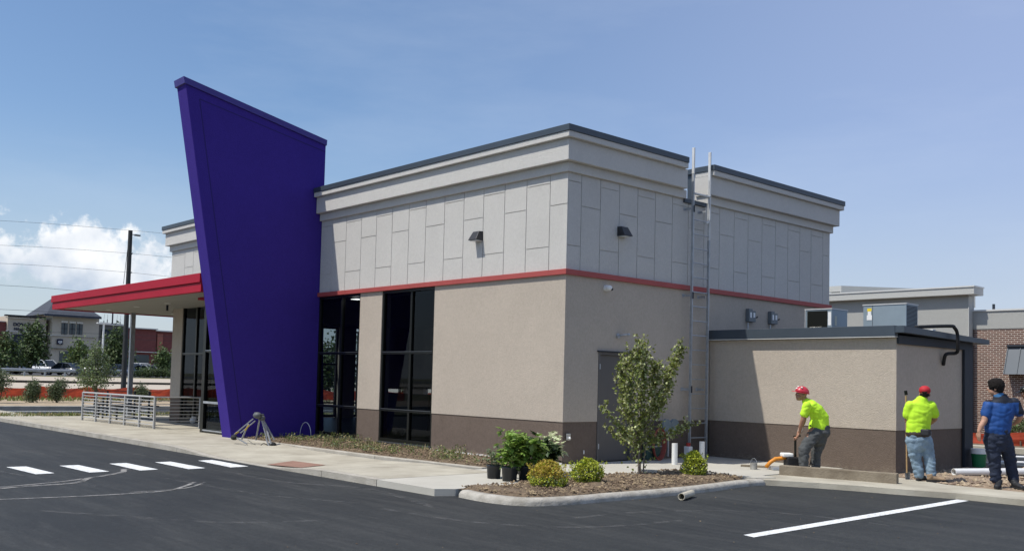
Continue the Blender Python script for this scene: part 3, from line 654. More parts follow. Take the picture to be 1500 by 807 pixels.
MB().add([(-16.5, YE - .1, 0), (-11, YE - .1, 0), (-11, YE - .1, 1.2), (-16.5, YE - .1, 1.2)], [(0, 1, 2, 3)]).build('window_glass', MATS['clear_glass'], nw)
m_ = MB(); m_.box(-13.8, -13.72, YE - .15, YE - .05, .55, 1.15); m_.build('window_frame', M_black, nw)
# --- vestibule against the fin
V = empty('entrance_vestibule'); V.parent = B
m = MB(); x0, x1, y0 = -11.15, -9.26, -1.92
m.box(x0, x0 + .16, y0, y0 + .14, -.02, 3.40); m.box(x1 - .06, x1, y0, y0 + .1, -.02, 3.40); m.box(x0 + .16, x1 - .06, y0 + .01, y0 + .1, -.02, .1); m.box(x0 + .16, x1 - .06, y0 + .01, y0 + .1, 3.28, 3.40)
for r_ in (.77, 2.07): m.box(x0 + .16, x1 - .06, y0 + .012, y0 + .09, r_ - .03, r_ + .03)
m.box(x0 + .02, x0 + .12, -1.0, -.92, .0, 3.4); m.box(x0 + .03, x0 + .11, y0 + .14, 0, 3.3, 3.38)
for r_ in (.77, 2.07): m.box(x0 + .03, x0 + .11, y0 + .14, -1.0, r_ - .025, r_ + .025)
m.build('vestibule_frame', M_black, V, bevel=.003)
g_ = MB(); g_.add([(x0 + .1, y0 + .05, .05), (x1, y0 + .05, .05), (x1, y0 + .05, 3.45), (x0 + .1, y0 + .05, 3.45)], [(0, 1, 2, 3)])
g_.add([(x0 + .07, y0 + .1, .05), (x0 + .07, 0, .05), (x0 + .07, 0, 3.4), (x0 + .07, y0 + .1, 3.4)], [(0, 1, 2, 3)]); g_.build('vestibule_glass', M_glass, V)
s = MB(); s.box(x0 + .16, x1 - .06, y0 - .01, y0 + .012, .745, .80); s.box(x0 + .16, x1 - .06, y0 - .01, y0 + .012, .05, .08); s.box(x0 + .16, x1 - .06, y0 - .008, y0 + .012, 2.08, 2.1); s.build_each('vestibule_sill', M_galv, V)
s = MB(); s.box(x0 - .32, x1, y0 - .05, y0 + .2, 3.40, 3.463); s.build('vestibule_trim', M_redm, V)
# --- service door
D = empty('service_door'); D.parent = B
M_door = mat('door_paint', (.105, .10, .097), .5, 0, .06, 2)
MB().box(-.09, -.045, DO0 + .05, DO1 - .05, .01, DOZ - .05).build('door_leaf', M_door, D, bevel=.004)
m = MB(); m.box(-.2, .012, DO0, DO0 + .05, 0, DOZ); m.box(-.2, .012, DO1 - .05, DO1, 0, DOZ); m.box(-.2, .012, DO0 + .05, DO1 - .05, DOZ - .05, DOZ); m.build('door_frame', M_door, D, bevel=.003)
m = MB(); m.box(0, .05, DO0 - .04, DO1 + .04, DOZ + .003, DOZ + .025); m.build('drip_cap', M_slate_d, D)
for zz in (.3, 1.05, 1.82): MB().tube([(.012, DO0 + .04, zz - .05), (.012, DO0 + .04, zz + .05)], .012, 6).build('hinge', M_galv, D)
m = MB(); m.box(-.045, -.02, DO1 - .17, DO1 - .1, .95, 1.1); m.tube([(-.02, DO1 - .13, 1.03), (.03, DO1 - .13, 1.03), (.03, DO1 - .25, 1.03)], .011, 6); m.build('door_handle', M_galv, D)
# --- purple fin
FX0, FX1 = -9.235, -8.75
def fin(mb, fx0, fx1, prof):
    n = len(prof); vs = [(fx0, y, z) for y, z in prof] + [(fx1, y, z) for y, z in prof]
    mb.add(vs, [tuple(range(n)), tuple(reversed(range(n, 2 * n)))] + [(i, n + i, n + (i + 1) % n, (i + 1) % n) for i in range(n)])
Fn = MB(); fin(Fn, FX0, FX1, [(-2.215, -.03), (.28, -.03), (.05, 5.3), (.05, 7.43), (-3.69, 8.175)])
fino = Fn.build('tower_fin', M_purple, B, bevel=.008)
# scored frame line on the fin's broad face
gr = MB()
P = [(-1.93, .03), (-2.45, 2.9), (-3.335, 7.844), (.03, 7.215)]
for (y_, z_), (y2, z2) in zip(P, P[1:]): gr.bar((FX1 + .0005, y_, z_), (FX1 + .0005, y2, z2), .022, .006, side=(1, 0, 0))
gr.build('control_joint', mat('purple_joint', (.025, .014, .13), .9), fino)
cpf = MB(); vs = []
fin(cpf, FX0 - .035, FX1 + .035, [(-3.72, 8.13), (.06, 7.375), (.07, 7.52), (-3.75, 8.285)]); cpf.build('fin_cap', M_purplem, fino, bevel=.006)
# --- canopy
Cn = empty('canopy'); Cn.parent = B
CX0, CX1, CY0, CY1 = -20.3, -9.24, -2.9, 3.0
m = MB()
m.box(CX0, CX1, CY0, CY0 + .12, 3.43, 3.64); m.box(CX0 - .03, CX1, CY0 - .035, CY0 + .12, 3.655, 3.87)
m.box(CX0, CX0 + .12, CY0 + .12, CY1, 3.43, 3.64); m.box(CX0 - .03, CX0 + .12, CY0 + .12, CY1, 3.655, 3.87)
m.box(CX0 + .005, CX1, CY0 + .005, CY0 + .1, 3.64, 3.655)
m.build('canopy_fascia', M_redm, Cn, bevel=.006)
MB().prism([(CX0 + .12, CY0 + .12), (CX1, CY0 + .12), (CX1, -.01), (-18.01, -.01), (-18.01, CY1), (CX0 + .12, CY1)], 3.465, 3.50).build('soffit', M_soffit, Cn)
MB().prism([(CX0 + .12, CY0 + .12), (CX1, CY0 + .12), (CX1, -.01), (-18.01, -.01), (-18.01, CY1), (CX0 + .12, CY1)], 3.80, 3.85).build('canopy_roof', M_roof, Cn)
for q in [(-18.9, -1.6), (-16.6, -1.6), (-14.3, -1.6), (-12.0, -1.5), (-19.1, .6)]:
    m = MB(); m.tube([(q[0], q[1], 3.455), (q[0], q[1], 3.4645)], .09, 16); m.build('downlight', M_white, Cn)
m = MB(); m.box(-15.0, -14.95, -1.35, -1.3, 3.30, 3.464); m.build('sprinkler_drop', M_slate_d, Cn)
m = MB(); m.box(-19.96, -19.84, -.52, -.38, -.02, 3.464); m.build('canopy_column', M_galv, Cn)
m = MB(); m.box(-20.03, -19.77, -.6, -.3, -.01, .02); m.build('column_base', M_galv, Cn)

# --- annex
XA, YA, YB = 4.17, 4.45, 7.66
m = MB(); m.box(.02, XA, YA, YB, ZW, 2.47); m.build('annex_wall', M_tan, B)
m = MB(); m.box(.02, XA - .010, YA + .010, YB, -.25, ZW - .001); m.build('annex_wainscot', M_brown, B)
m = MB()
m.box(.02, XA + .03, YA - .13, YA - .005, 2.495, 2.69)
m.build('annex_fascia', M_slate, B, bevel=.004)
m = MB(); m.box(.02, XA + .03, YA - .125, YA - .003, 2.478, 2.494); m.build('drip_edge', M_galvb, B)
m = MB(); m.prism([(XA + .005, YA - .002), (XA + .05, YA - .002), (XA + .05, YB + .03), (XA + .005, YB + .03)], 2.36, 2.515); m.build('rake_trim', M_slate_d, B)
m = MB()
m.add([(.02, YA - .12, 2.56), (XA + .20, YA - .12, 2.56), (XA + .20, YB + .5, 2.50), (.02, YB + .5, 2.50), (.02, YA - .12, 2.682), (XA + .20, YA - .12, 2.682), (XA + .20, YB + .5, 2.60), (.02, YB + .5, 2.60)],
      [(0, 3, 2, 1), (4, 5, 6, 7), (1, 2, 6, 5), (2, 3, 7, 6), (3, 0, 4, 7), (0, 1, 5, 4)]); m.build('annex_roof', M_slate, B)
m = MB(); m.box(XA + .0121, XA + .06, 7.28, YB + .02, -.2, 2.36); m.build('corner_trim', M_slate_d, B)

# ================================================================== THINGS ON THE WALLS
def wall_light(loc, rz, label):
    w = empty('wall_light', loc, rz, label, 'wall light', 'dark wedge wall lights on the upper stucco')
    m = MB(); hw = .12
    m.add([(-hw, 0, -.09), (hw, 0, -.09), (hw, 0, .1), (-hw, 0, .1), (-hw * 1.05, -.20, -.085), (hw * 1.05, -.20, -.085), (hw * .8, -.09, .1), (-hw * .8, -.09, .1)],
          [(0, 1, 2, 3), (4, 7, 6, 5), (0, 4, 5, 1), (1, 5, 6, 2), (2, 6, 7, 3), (3, 7, 4, 0)]); m.build('housing', mat('bronze_housing', (.035, .036, .040), .45, .2), w, bevel=.006)
    m = MB(); m.box(-.11, .11, -.17, -.02, -.1, -.0905); m.build('lens', mat('lens', (.6, .62, .62), .3), w); return w
wall_light((-2.52, -.0, 4.44), 0, 'dark wedge wall light high on the sunlit left facade')
wall_light((.0, 1.52, 4.47), pi / 2, 'dark wedge wall light on the shaded wall above the service door')
c = empty('security_camera', (0, 1.09, 3.33), 0, 'white dome security camera under the red band near the corner', 'camera')
m = MB(); m.tube([(0, 0, 0), (.05, 0, 0)], .06, 14); m.build('base', M_white, c, smooth=False)
m = MB(); m.ell((.09, .0, 0), (.075, .06, .055)); m.build('housing', M_white, c, smooth=True)
m = MB(); m.ell((.13, .035, -.02), (.035, .035, .03)); m.build('lens', M_black, c, smooth=True)
c = empty('floodlight_bracket', (0, 1.47, 2.43), 0, 'small bare grey floodlight bracket above the service door', 'bracket')
m = MB(); m.tube([(0, 0, 0), (.03, 0, 0)], .05, 12); m.build('plate', M_galv, c)
m = MB(); m.tube([(.03, 0, 0), (.1, .06, .02), (.12, .17, .03)], .018, 8); m.ell((.12, .19, .03), (.03, .035, .03)); m.build('arm', M_galv, c, smooth=True)
m = MB(); m.tube([(.03, 0, 0), (.08, -.06, -.02)], .015, 8); m.build('arm', M_galv, c)
c = empty('wall_hydrant', (0, .13, .5), 0, 'small chrome wall hydrant box on the brown base at the corner', 'hydrant')
m = MB(); m.box(.012, .04, -.05, .05, -.06, .06); m.build('box', mat('chrome_box', (.55, .57, .58), .3, .8), c, bevel=.005)
m = MB(); m.tube([(.04, .0, -.01), (.075, .0, -.03)], .02, 8); m.build('nozzle', M_white, c)
m = MB(); m.box(.012, .03, .55, .565, .1, .17); tag(m.build('wall_tag', M_white), 'tiny white tag on the brown base left of the service door', 'tag').location = (0, 0, .07)

def disconnect(y, label):
    c = empty('disconnect_box', (0, y, 3.12), 0, label, 'electrical box', 'grey electrical disconnects above the annex roof')
    m = MB(); m.box(.005, .10, -.11, .03, -.15, .14); m.build('box', mat('disconnect_grey', (.16, .18, .19), .5, .2), c, bevel=.006)
    m = MB(); m.box(.01, .09, .032, .17, -.15, .10); m.build('box', MATS['disconnect_grey'], c, bevel=.006)
    m = MB(); m.box(.101, .103, -.07, -.01, -.06, .06); m.box(.091, .093, .07, .14, -.05, .06); m.build_each('sticker', M_white, c)
    m = MB(); m.tube([(.06, .17, -.04), (.06, .25, -.04), (.06, .28, -.02)], .016, 6); m.build('lever', M_black, c)
    m = MB(); m.tube([(.05, -.08, -.17), (.05, -.08, -.40), (.07, -.05, -.46)], .014, 6); m.build('conduit', M_galv, c)
disconnect(5.90, 'grey electrical disconnect box above the annex roof, nearer the ladder')
disconnect(6.80, 'grey electrical disconnect box above the annex roof, nearer the rooftop units')

# ladder
lx0, lx1 = GX(1013.5, 400, .17).y, GX(1037.5, 400, .17).y
La = empty('roof_ladder', (.17, (lx0 + lx1) / 2, 0), 0, 'tall galvanised roof access ladder bolted to the shaded wall', 'ladder')
y1_, y2_ = (lx0 - lx1) / 2, (lx1 - lx0) / 2
for yy, top in ((y1_, 6.50), (y2_, 6.50)):
    m = MB(); m.box(-.03, .03, yy - .014, yy + .014, .02, 5.95 if yy < 0 else 4.6); m.build('rail', M_galv, La, bevel=.004)
    m = MB(); m.box(-.03, .03, yy - .016, yy + .016, 5.95 if yy < 0 else 4.6, top); m.build('rail_extension', M_galvb, La, bevel=.004)
for i in range(17):
    m = MB(); m.tube([(0, y1_ + .02, .11 + i * .3045), (0, y2_ - .02, .11 + i * .3045)], .014, 6); m.build('rung', M_galv, La)
for zz in (1.42, 3.38, 5.2):
    for yy in (y1_ - .03, y2_ + (-.09 if zz < 5 else -.1)):
        m = MB(); m.box(-.17, .02, yy - .035, yy - .027, zz - .025, zz + .025); m.box(-.168, -.160, yy - .07, yy + .0, zz - .035, zz + .035); m.build('wall_bracket', M_galv, La)
    m = MB(); m.box(.036, .042, y1_ - .02, y1_ + .02, zz - .07, zz + .07); m.build('splice_plate', M_slate_d, La)
m = MB(); m.box(-.03, .03, y1_ - .0, y2_, 5.52, 5.55); m.bar((0, y2_ + .01, 5.0), (0, y2_ + .01, 5.9), .09, .01); m.bar((0, y2_ - .12, 4.95), (0, y2_ + .01, 5.02), .06, .03); m.build('top_plate', M_galvb, La)

# rooftop units
def ac_unit(x0, x1, y0, y1, z0, z1, label, openside):
    u = empty('rooftop_unit', ((x0 + x1) / 2, y0, z0), 0, label, 'air conditioner', 'grey air-conditioning cabinets on the annex roof')
    w2 = (x1 - x0) / 2; dd = y1 - y0; h = z1 - z0; Mc = mat('unit_panel', (.27, .33, .37), .5, .3, .08, 2)
    m = MB(); m.box(-w2, w2, 0, dd, .04, h - .02); m.build('cabinet', Mc, u, bevel=.006)
    m = MB(); m.box(-w2 - .012, w2 + .012, -.012, dd + .012, h - .02, h); m.build('lid', M_galvb, u)
    if openside:
        m = MB(); m.box(-w2 + .05, w2 - .10, -.008, -.002, .06, h - .05); m.build('dark_coil', M_black, u)
        m = MB(); m.box(w2 - .085, w2 - .015, -.004, -.001, .12, h - .08); m.build_each('label_sticker', M_white, u)
        m = MB(); m.box(-w2, -w2 + .012, -.02, -.002, .03, h - .02); m.build('corner_post', M_galvb, u)
        m = MB(); m.box(w2 + .001, w2 + .004, .12, .20, .12, .32); m.build('side_sticker', mat('pale_label', (.5, .5, .4), .7), u)
        for k_ in range(6):
            m = MB(); p0 = Vector((-w2 + .03 + .1 * k_ * .5, -.05 - .02 * (k_ % 3), .05)); m.tube([p0, p0 + Vector((.09, -.03, .02 * (k_ % 2))), p0 + Vector((.16, .0, .03))], .015, 6); m.build('cable', M_black, u)
    else:
        m = MB(); m.box(-w2 + .2, -w2 + .206, -.004, -.001, .04, h - .02); m.build('panel_seam', M_slate_d, u)
        m = MB(); m.box(-w2 + .09, -w2 + .18, -.004, -.001, h - .14, h - .08); m.build('warning_sticker', mat('yellow_label', (.8, .6, .03), .6), u)
        m = MB(); m.box(-w2 + .10, -w2 + .17, -.004, -.001, h - .22, h - .142); m.box(-w2 + .08, -w2 + .19, -.005, -.001, h - .32, h - .22); m.build_each('label_sticker', M_white, u)
        m = MB()
        for k_ in range(16): m.box(w2 + .001, w2 + .006, .02, dd - .03, .06 + k_ * (h - .1) / 16, .075 + k_ * (h - .1) / 16)
        m.build('louvres', M_slate_d, u)
    m = MB(); m.box(-w2 + .05, w2 - .05, .05, .1, -.3, .04); m.box(-w2 + .05, w2 - .05, dd - .1, dd - .05, -.3, .04); m.build_each('base_rail', M_galv, u)
    return u
ac_unit(1.44, 2.06, 5.9, 6.55, 2.72, 3.20, 'rooftop unit with an open dark side and white sticker, nearer the tall wall', True)
ac_unit(2.76, 3.665, 5.9, 6.40, 2.72, 3.24, 'larger closed rooftop unit with yellow sticker near the annex corner', False)
tag(MB().box(3.75, 4.0, 5.2, 5.35, 2.66, 2.72).build('support_block', M_white), 'white block on the annex roof edge just right of the larger rooftop unit', 'support block')
tag(MB().box(3.95, 4.15, 6.0, 6.12, 2.63, 2.71).build('support_block', M_white), 'small white block under the black pipe at the annex roof edge', 'support block')
pp = [GX(1340, 479, 4.1), GX(1352, 478.5, 4.2), GX(1392, 477.5, 4.45), GX(1398, 480, 4.46), GX(1402, 487, 4.46), GX(1403, 500, 4.46), GX(1403, 512, 4.44), GX(1400, 517, 4.38), GX(1388, 518, 4.3), GX(1384, 522, 4.26), GX(1382, 534, 4.19)]
o = MB(); q = catmull([tuple(v) for v in pp], 4); o.tube(q, .034, 10); pipe = o.build('insulated_pipe', mat('black_foam', (.014, .015, .017), .75, 0, .3, 20, .5, 50), smooth=True)
tag(pipe, 'black foam insulated pipe curling over the annex roof edge into the wall', 'pipe')

# ================================================================== FOLIAGE
def leaf_quads(mb, c, d, nrm, L, Wd, mi=0):
    d = d.normalized(); s = d.cross(nrm)
    if s.length < 1e-4: s = Vector((1, 0, 0))
    s.normalize(); n2 = s.cross(d)
    p0 = c; p1 = c + d * L; a = c + d * L * .42 + s * Wd + n2 * Wd * .25; b = c + d * L * .42 - s * Wd + n2 * Wd * .25; mid = c + d * L * .5
    mb.add([p0, a, p1, b], [(0, 1, 2), (0, 2, 3)], mi)
def rv(k=1.0): 
    while True:
        v = Vector((random.uniform(-1, 1), random.uniform(-1, 1), random.uniform(-1, 1)))
        if .01 < v.length < 1: return v.normalized() * k

def crown(mb, centers, n, size, jitter=.9, droop=.3, mix=None):
    """centers: list of (centre, radii). Leaves in clumps spread through each lobe's volume."""
    for c, r in centers:
        vol = n * (r[0] * r[1] * r[2]) ** .5
        nc = max(4, int(vol / 5))
        for _ in range(nc):
            u = rv(random.random() ** .38); cc = Vector(c) + Vector((u.x * r[0], u.y * r[1], u.z * r[2]))
            for _ in range(9):
                p = cc + rv(random.random() * size * 3.2); d = rv() + Vector((0, 0, -droop)) + u * .5
                leaf_quads(mb, p, d, rv() + Vector((0, 0, 1)), size * random.uniform(.7, 1.3), size * .33, (1 if mix and random.random() < mix else 0))

# ---- young tree on the island: branches laid out from the trunk
Tb = GZ(936, 696, -.005); TD = depth(Tb)
tree = empty('young_tree', Tb, 0, 'young two-lobed birch-like tree growing in the island before the service door', 'tree')
def TP(x, y, off=0.0): return AT(x, y, TD + off) - Tb
trunk = MB(); leaves = MB(); twigs = []
def branch(px, r0_, r1_, leafn, spread=.16):
    leafn = int(leafn * 1.25)
    P = [TP(*q) for q in px]; C_ = catmull([tuple(v) for v in P], 5); n = len(C_)
    trunk.tube(C_, [r0_ + (r1_ - r0_) * i / (n - 1) for i in range(n)], 6)
    for i in range(leafn):
        t_ = random.random() ** .8; k_ = min(n - 2, int((.12 + .88 * t_) * (n - 1))); p = Vector(C_[k_]).lerp(Vector(C_[k_ + 1]), random.random())
        q = p + rv(random.random() ** .6 * spread * (1.15 - .5 * t_)); q.z += .02
        leaf_quads(leaves, q, rv() + Vector((0, 0, -.5)), rv() + Vector((0, 0, .8)), random.uniform(.042, .072), random.uniform(.016, .026), random.choice((0, 0, 0, 1)))
    return [Vector(v) for v in C_]
def sidetwigs(C_, n, L_, leafn, side=None):
    leafn = int(leafn * 1.1)
    for i in range(n):
        k_ = random.randint(len(C_) // 4, len(C_) - 2); p = C_[k_]; t_ = (C_[k_ + 1] - C_[k_ - 1]).normalized()
        d = (rv() * 1.0 + t_ * .9 + Vector((0, 0, .35))).normalized(); ln = L_ * random.uniform(.5, 1.1)
        q = [p, p + d * ln * .5 + Vector((0, 0, .02)), p + d * ln + Vector((0, 0, .05))]
        trunk.tube(q, [.007, .005, .0025], 5)
        for _ in range(leafn):
            s_ = random.random(); a_ = q[0].lerp(q[1], s_ * 2) if s_ < .5 else q[1].lerp(q[2], s_ * 2 - 1)
            leaf_quads(leaves, a_ + rv(random.random() * .06), rv() + d * .5 + Vector((0, 0, -.4)), rv() + Vector((0, 0, .8)), random.uniform(.042, .072), random.uniform(.016, .026), random.choice((0, 0, 0, 1)))
m0 = branch([(936, 696, 0), (936, 670, 0), (937, 645, 0), (938, 610, .02), (940, 575, 0), (943, 540, .0), (946, 508, .0)], .022, .003, 520, .26)
m1 = branch([(937, 655, 0), (945, 630, -.1), (965, 600, -.15), (975, 560, -.1), (988, 533, -.1), (999, 506, -.1)], .014, .003, 330, .19)
m2 = branch([(942, 697, .05), (945, 660, .05), (955, 625, .1), (968, 590, .1), (978, 555, .1), (989, 522, .1)], .013, .003, 260, .18)
m3 = branch([(937, 650, 0), (928, 625, .1), (915, 590, .15), (912, 560, .1), (916, 525, .1)], .011, .003, 320, .20)
m4 = branch([(937, 645, 0), (920, 640, -.2), (903, 622, -.3), (882, 597, -.35)], .010, .002, 110, .09)
m5 = branch([(938, 650, 0), (960, 645, .15), (985, 636, .25), (1014, 621, .3)], .010, .002, 150, .11)
m6 = branch([(937, 648, 0), (926, 615, -.25), (922, 575, -.3), (930, 540, -.25), (936, 512, -.2)], .010, .003, 300, .20)
m7 = branch([(938, 640, 0), (955, 600, .3), (958, 560, .3), (960, 535, .3)], .010, .003, 230, .20)
m8 = branch([(936, 655, 0), (915, 648, .1), (900, 636, .2), (884, 622, .2)], .008, .002, 60, .08)
for C_, n, L_, lf in ((m0, 34, .34, 20), (m1, 22, .26, 18), (m2, 18, .26, 18), (m3, 22, .28, 20), (m6, 20, .28, 20), (m7, 14, .28, 20), (m4, 8, .18, 12), (m5, 10, .18, 14), (m8, 5, .15, 8)): sidetwigs(C_, n, L_, lf)
trunk.build('trunk', M_barkg, tree, smooth=True); leaves.build('crown', [M_leaf, mat('leaf_birch_pale', (.48, .50, .24), .5, 0, island=.5, trans=.35)], tree)
m = MB(); m.tube([(.03, .0, 0), (.035, .0, .55)], .007, 6); m.build('stake', M_bark, tree)

# ---- island shrubs
def shrub(px, py, w, h, label, lobes=None, n=3000, orange=.25, sz=.028):
    b0 = GZ(px, py, .01); o = empty('golden_shrub', b0, random.random() * 6, label, 'shrub', 'low golden shrubs in the kerbed island')
    lv = MB(); st = MB()
    for i in range(26):
        a = random.random() * 6.28; r = random.random() ** .5 * w * .75
        tip = Vector((cos(a) * r, sin(a) * r, h * random.uniform(.55, .95) * (1 - .35 * (r / w) ** 2)))
        st.tube([(0, 0, -.02), tip * .5 + Vector((0, 0, .02)), tip], [.006, .004, .002], 4)
    for i in range(n):
        a = random.random() * 6.28; zc = random.random(); rr = w * (1 - .35 * zc ** 2.2) * (random.random() ** .33) * (.82 + .28 * noise.noise(Vector((cos(a) * 2, sin(a) * 2, zc * 3 + px))))
        prof_ = math.sqrt(max(0, 1 - (zc * .96) ** 2.4)) * (.72 + .28 * min(1, zc * 4))
        p = Vector((cos(a) * rr * prof_, sin(a) * rr * prof_, .02 + zc * h * (1 + .10 * noise.noise(Vector((cos(a) * 3, sin(a) * 3, 5 + px))))))
        out = Vector((p.x, p.y, p.z - h * .3)).normalized()
        mi = 0
        if p.z > h * .45 and random.random() < orange * 2: mi = 1
        elif random.random() < .25: mi = 2
        leaf_quads(lv, p, out + rv(.9), out + rv(.6), sz * random.uniform(.8, 1.5), sz * .42, mi)
    for i in range(26):      # shoots that break the outline
        a = random.random() * 6.28; r = random.random() ** .5 * w * .8; p = Vector((cos(a) * r, sin(a) * r, h * (.80 - .2 * (r / w))))
        d = (Vector((cos(a) * .5, sin(a) * .5, 1)) + rv(.4)).normalized()
        for k_ in range(9): leaf_quads(lv, p + d * (k_ * .013), d * .6 + rv(.9), rv() + Vector((0, 0, 1)), sz * 1.1, sz * .4, 1 if orange > .2 and random.random() < .6 else 0)
    st.build('stems', M_bark, o); lv.build('foliage', [M_leafy, M_leafo if orange > .2 else mat('leaf_lime', (.54, .56, .06), .55, 0, island=.4, trans=.28), M_leafm], o)
shrub(802, 713, .37, .34, 'rounded shrub with orange-tipped leaves beside the black nursery pots', orange=.42)
shrub(860, 707, .31, .33, 'rounded lime-green shrub in the middle of the island edge', orange=.12)
shrub(1016, 697, .27, .38, 'upright lime-green shrub right of the young tree', orange=.12)

# ---- nursery pots
def pot_plant(px, py, r, h, ph, leafm, label, big, n=150, spread=.30, lean=(0, 0)):
    b0 = GZ(px, py, 0.0); b0.y += r * .7; b0.x -= r * .5
    o = empty('potted_plant', b0, random.random() * 6, label, 'potted plant', 'nursery plants in black pots on the pavement')
    m = MB(); N_ = 24
    pr = [(r * .86, 0), (r * .97, h * .86), (r * 1.03, h * .87), (r * 1.04, h), (r * .97, h), (r * .93, h * .88)]
    vs = [(cos(2 * pi * k_ / N_) * a, sin(2 * pi * k_ / N_) * a, z) for a, z in pr for k_ in range(N_)]
    m.add(vs, [(i * N_ + k_, i * N_ + (k_ + 1) % N_, (i + 1) * N_ + (k_ + 1) % N_, (i + 1) * N_ + k_) for i in range(len(pr) - 1) for k_ in range(N_)] + [tuple(reversed(range(N_)))])
    m.build('pot', mat('black_plastic', (.018, .021, .026), .38, 0, .15, 5, spec=.5), o, smooth=True)
    m = MB(); m.tube([(0, 0, h * .80), (0, 0, h * .88)], r * .95, 20); m.build('soil', M_soil, o)
    st = MB(); lv = MB()
    for i in range(9):
        a = random.random() * 6.28; tip = Vector((cos(a) * spread * random.uniform(.3, .9) + lean[0], sin(a) * spread * random.uniform(.3, .9) + lean[1], ph * random.uniform(.65, 1)))
        base = Vector((cos(a) * .04, sin(a) * .04, h * .85)); mid = base.lerp(tip, .5) + Vector((0, 0, .05)); C_ = catmull([tuple(base), tuple(mid), tuple(tip)], 5); st.tube(C_, .006, 5)
        for k_ in range(n // 9):
            p = Vector(C_[random.randint(3, len(C_) - 1)]) + rv(.05 + .09 * random.random()); d = rv() + Vector((cos(a), sin(a), -.25))
            L_ = big * random.uniform(.6, 1.2)
            # lobed leaf: three overlapping blades
            nn = rv(.5) + Vector((0, 0, 1))
            leaf_quads(lv, p, d, nn, L_, L_ * .36); s_ = d.normalized().cross(nn).normalized()
            leaf_quads(lv, p, d.normalized() + s_ * .8, nn, L_ * .8, L_ * .26); leaf_quads(lv, p, d.normalized() - s_ * .8, nn, L_ * .8, L_ * .26)
    st.build('stems', M_leafg, o); lv.build('foliage', leafm, o)
pot_plant(721, 701, .115, .21, .42, [M_leafg], 'leftmost potted plant, small and sparse, in a black pot', .06, 130, .20)
pot_plant(744, 705, .125, .22, .62, [M_leafp, M_leafp], 'second potted plant from the left, bright leafy, in a dark grey-black pot', .10, 260, .25)
pot_plant(768, 704, .12, .22, .66, [M_leafp], 'tall leafy potted plant just right of centre, in a black pot', .15, 240, .28)
pot_plant(757, 694, .12, .22, .72, [M_leafp], 'rearmost bushy plant standing behind the front black pots', .12, 240, .32)
pot_plant(791, 697, .12, .22, .54, [mat('leaf_dark_potted', (.035, .06, .018), .5, 0, island=.4, trans=.2)], 'rightmost dark potted plant with large lobed leaves', .15, 190, .26)
pot_plant(801, 694, .11, .20, .62, [M_leafpale], 'pale silvery-leaved potted plant at the right end of the pots', .13, 150, .20)

# ---- weeds in the bed, mulch pieces, clods
def blades(name, inside, bbox, n, hmin, hmax, mats, z=.0, w=.006, cl=None, label=None):
    m = MB(); k_ = 0; tries = 0
    while k_ < n and tries < n * 20:
        tries += 1
        x = random.uniform(bbox[0], bbox[1]); y = random.uniform(bbox[2], bbox[3])
        if not inside(x, y): continue
        if cl is not None and noise.noise(Vector((x * 1.5, y * 2, 7))) < cl - random.random() * .3: continue
        h = random.uniform(hmin, hmax); a = random.random() * 6.28; d = Vector((cos(a), sin(a), 0)); lean = random.uniform(.1, .7) * h
        s_ = Vector((-sin(a), cos(a), 0)) * w; p = Vector((x, y, z)); mid = p + Vector((0, 0, h * .6)) + d * lean * .4; t_ = p + Vector((0, 0, h)) + d * lean
        m.add([p - s_, p + s_, mid + s_ * .8, mid - s_ * .8, t_], [(0, 1, 2, 3), (3, 2, 4)], random.randrange(len(mats))); k_ += 1
    o = m.build(name, mats); tag(o, label or 'low weeds and dry grass growing in the bed under the windows', 'weeds', kind='stuff'); return o
blades('weeds', lambda x, y: in_bed(x, y) and y < -.15, (-8.6, -.1, -1.9, -.05), 800, .03, .13, [M_weed, M_leafm, M_dry], .02, .005, .34)
blades('grass', lambda x, y: True, (-22.85, -20.7, -8, 8), 5000, .04, .10, [M_weed, M_dry], -.015, .012, label='rough grass verge between driveway and pavement')
wl = MB()
for i in range(75):
    while True:
        x, y = random.uniform(-8.4, -.2), random.uniform(-1.85, -.1)
        if noise.noise(Vector((x * 1.3, y * 1.6, 21))) > -.08: break
    rr = random.uniform(.04, .13)
    for k_ in range(int(170 * rr * 2)):
        p = Vector((x, y, .03)) + Vector((random.gauss(0, rr * .6), random.gauss(0, rr * .5), random.random() * rr * 1.1)); leaf_quads(wl, p, rv() + Vector((0, 0, .6)), rv() + Vector((0, 0, 1)), .045, .013, random.choice((0, 0, 1, 2)))
tag(wl.build('weeds', [M_weed, M_leafg, M_dry]), 'low leafy weeds sprouting through the mulch under the windows', 'weeds', kind='stuff')
def chips(name, inside, bbox, n, s0, s1, mtl, z, label, cat):
    m = MB(); k_ = 0
    while k_ < n:
        x = random.uniform(bbox[0], bbox[1]); y = random.uniform(bbox[2], bbox[3])
        if not inside(x, y): continue
        r = random.uniform(s0, s1) * (random.random() ** 2 * 1.5 + .5); c_ = Vector((x, y, z + r * .3)); ax = [rv() for _ in range(2)]
        q = [c_ + Vector((r * random.uniform(.6, 1.4) * sx, r * random.uniform(.4, 1) * sy, r * random.uniform(.3, .7) * sz)) for sx, sy, sz in ((1, 0, 0), (-1, 0, 0), (0, 1, 0), (0, -1, 0), (0, 0, 1), (0, 0, -1))]
        a = random.random() * 6.28; R_ = Matrix.Rotation(a, 3, 'Z'); q = [c_ + R_ @ (p - c_) for p in q]
        m.add(q, [(0, 2, 4), (2, 1, 4), (1, 3, 4), (3, 0, 4), (2, 0, 5), (1, 2, 5), (3, 1, 5), (0, 3, 5)]); k_ += 1
    o = m.build(name, mtl); tag(o, label, cat, kind='stuff')
M_chip = mat('mulch_chip', (.20, .145, .092), .95, 0, .3, 20, island=.6)
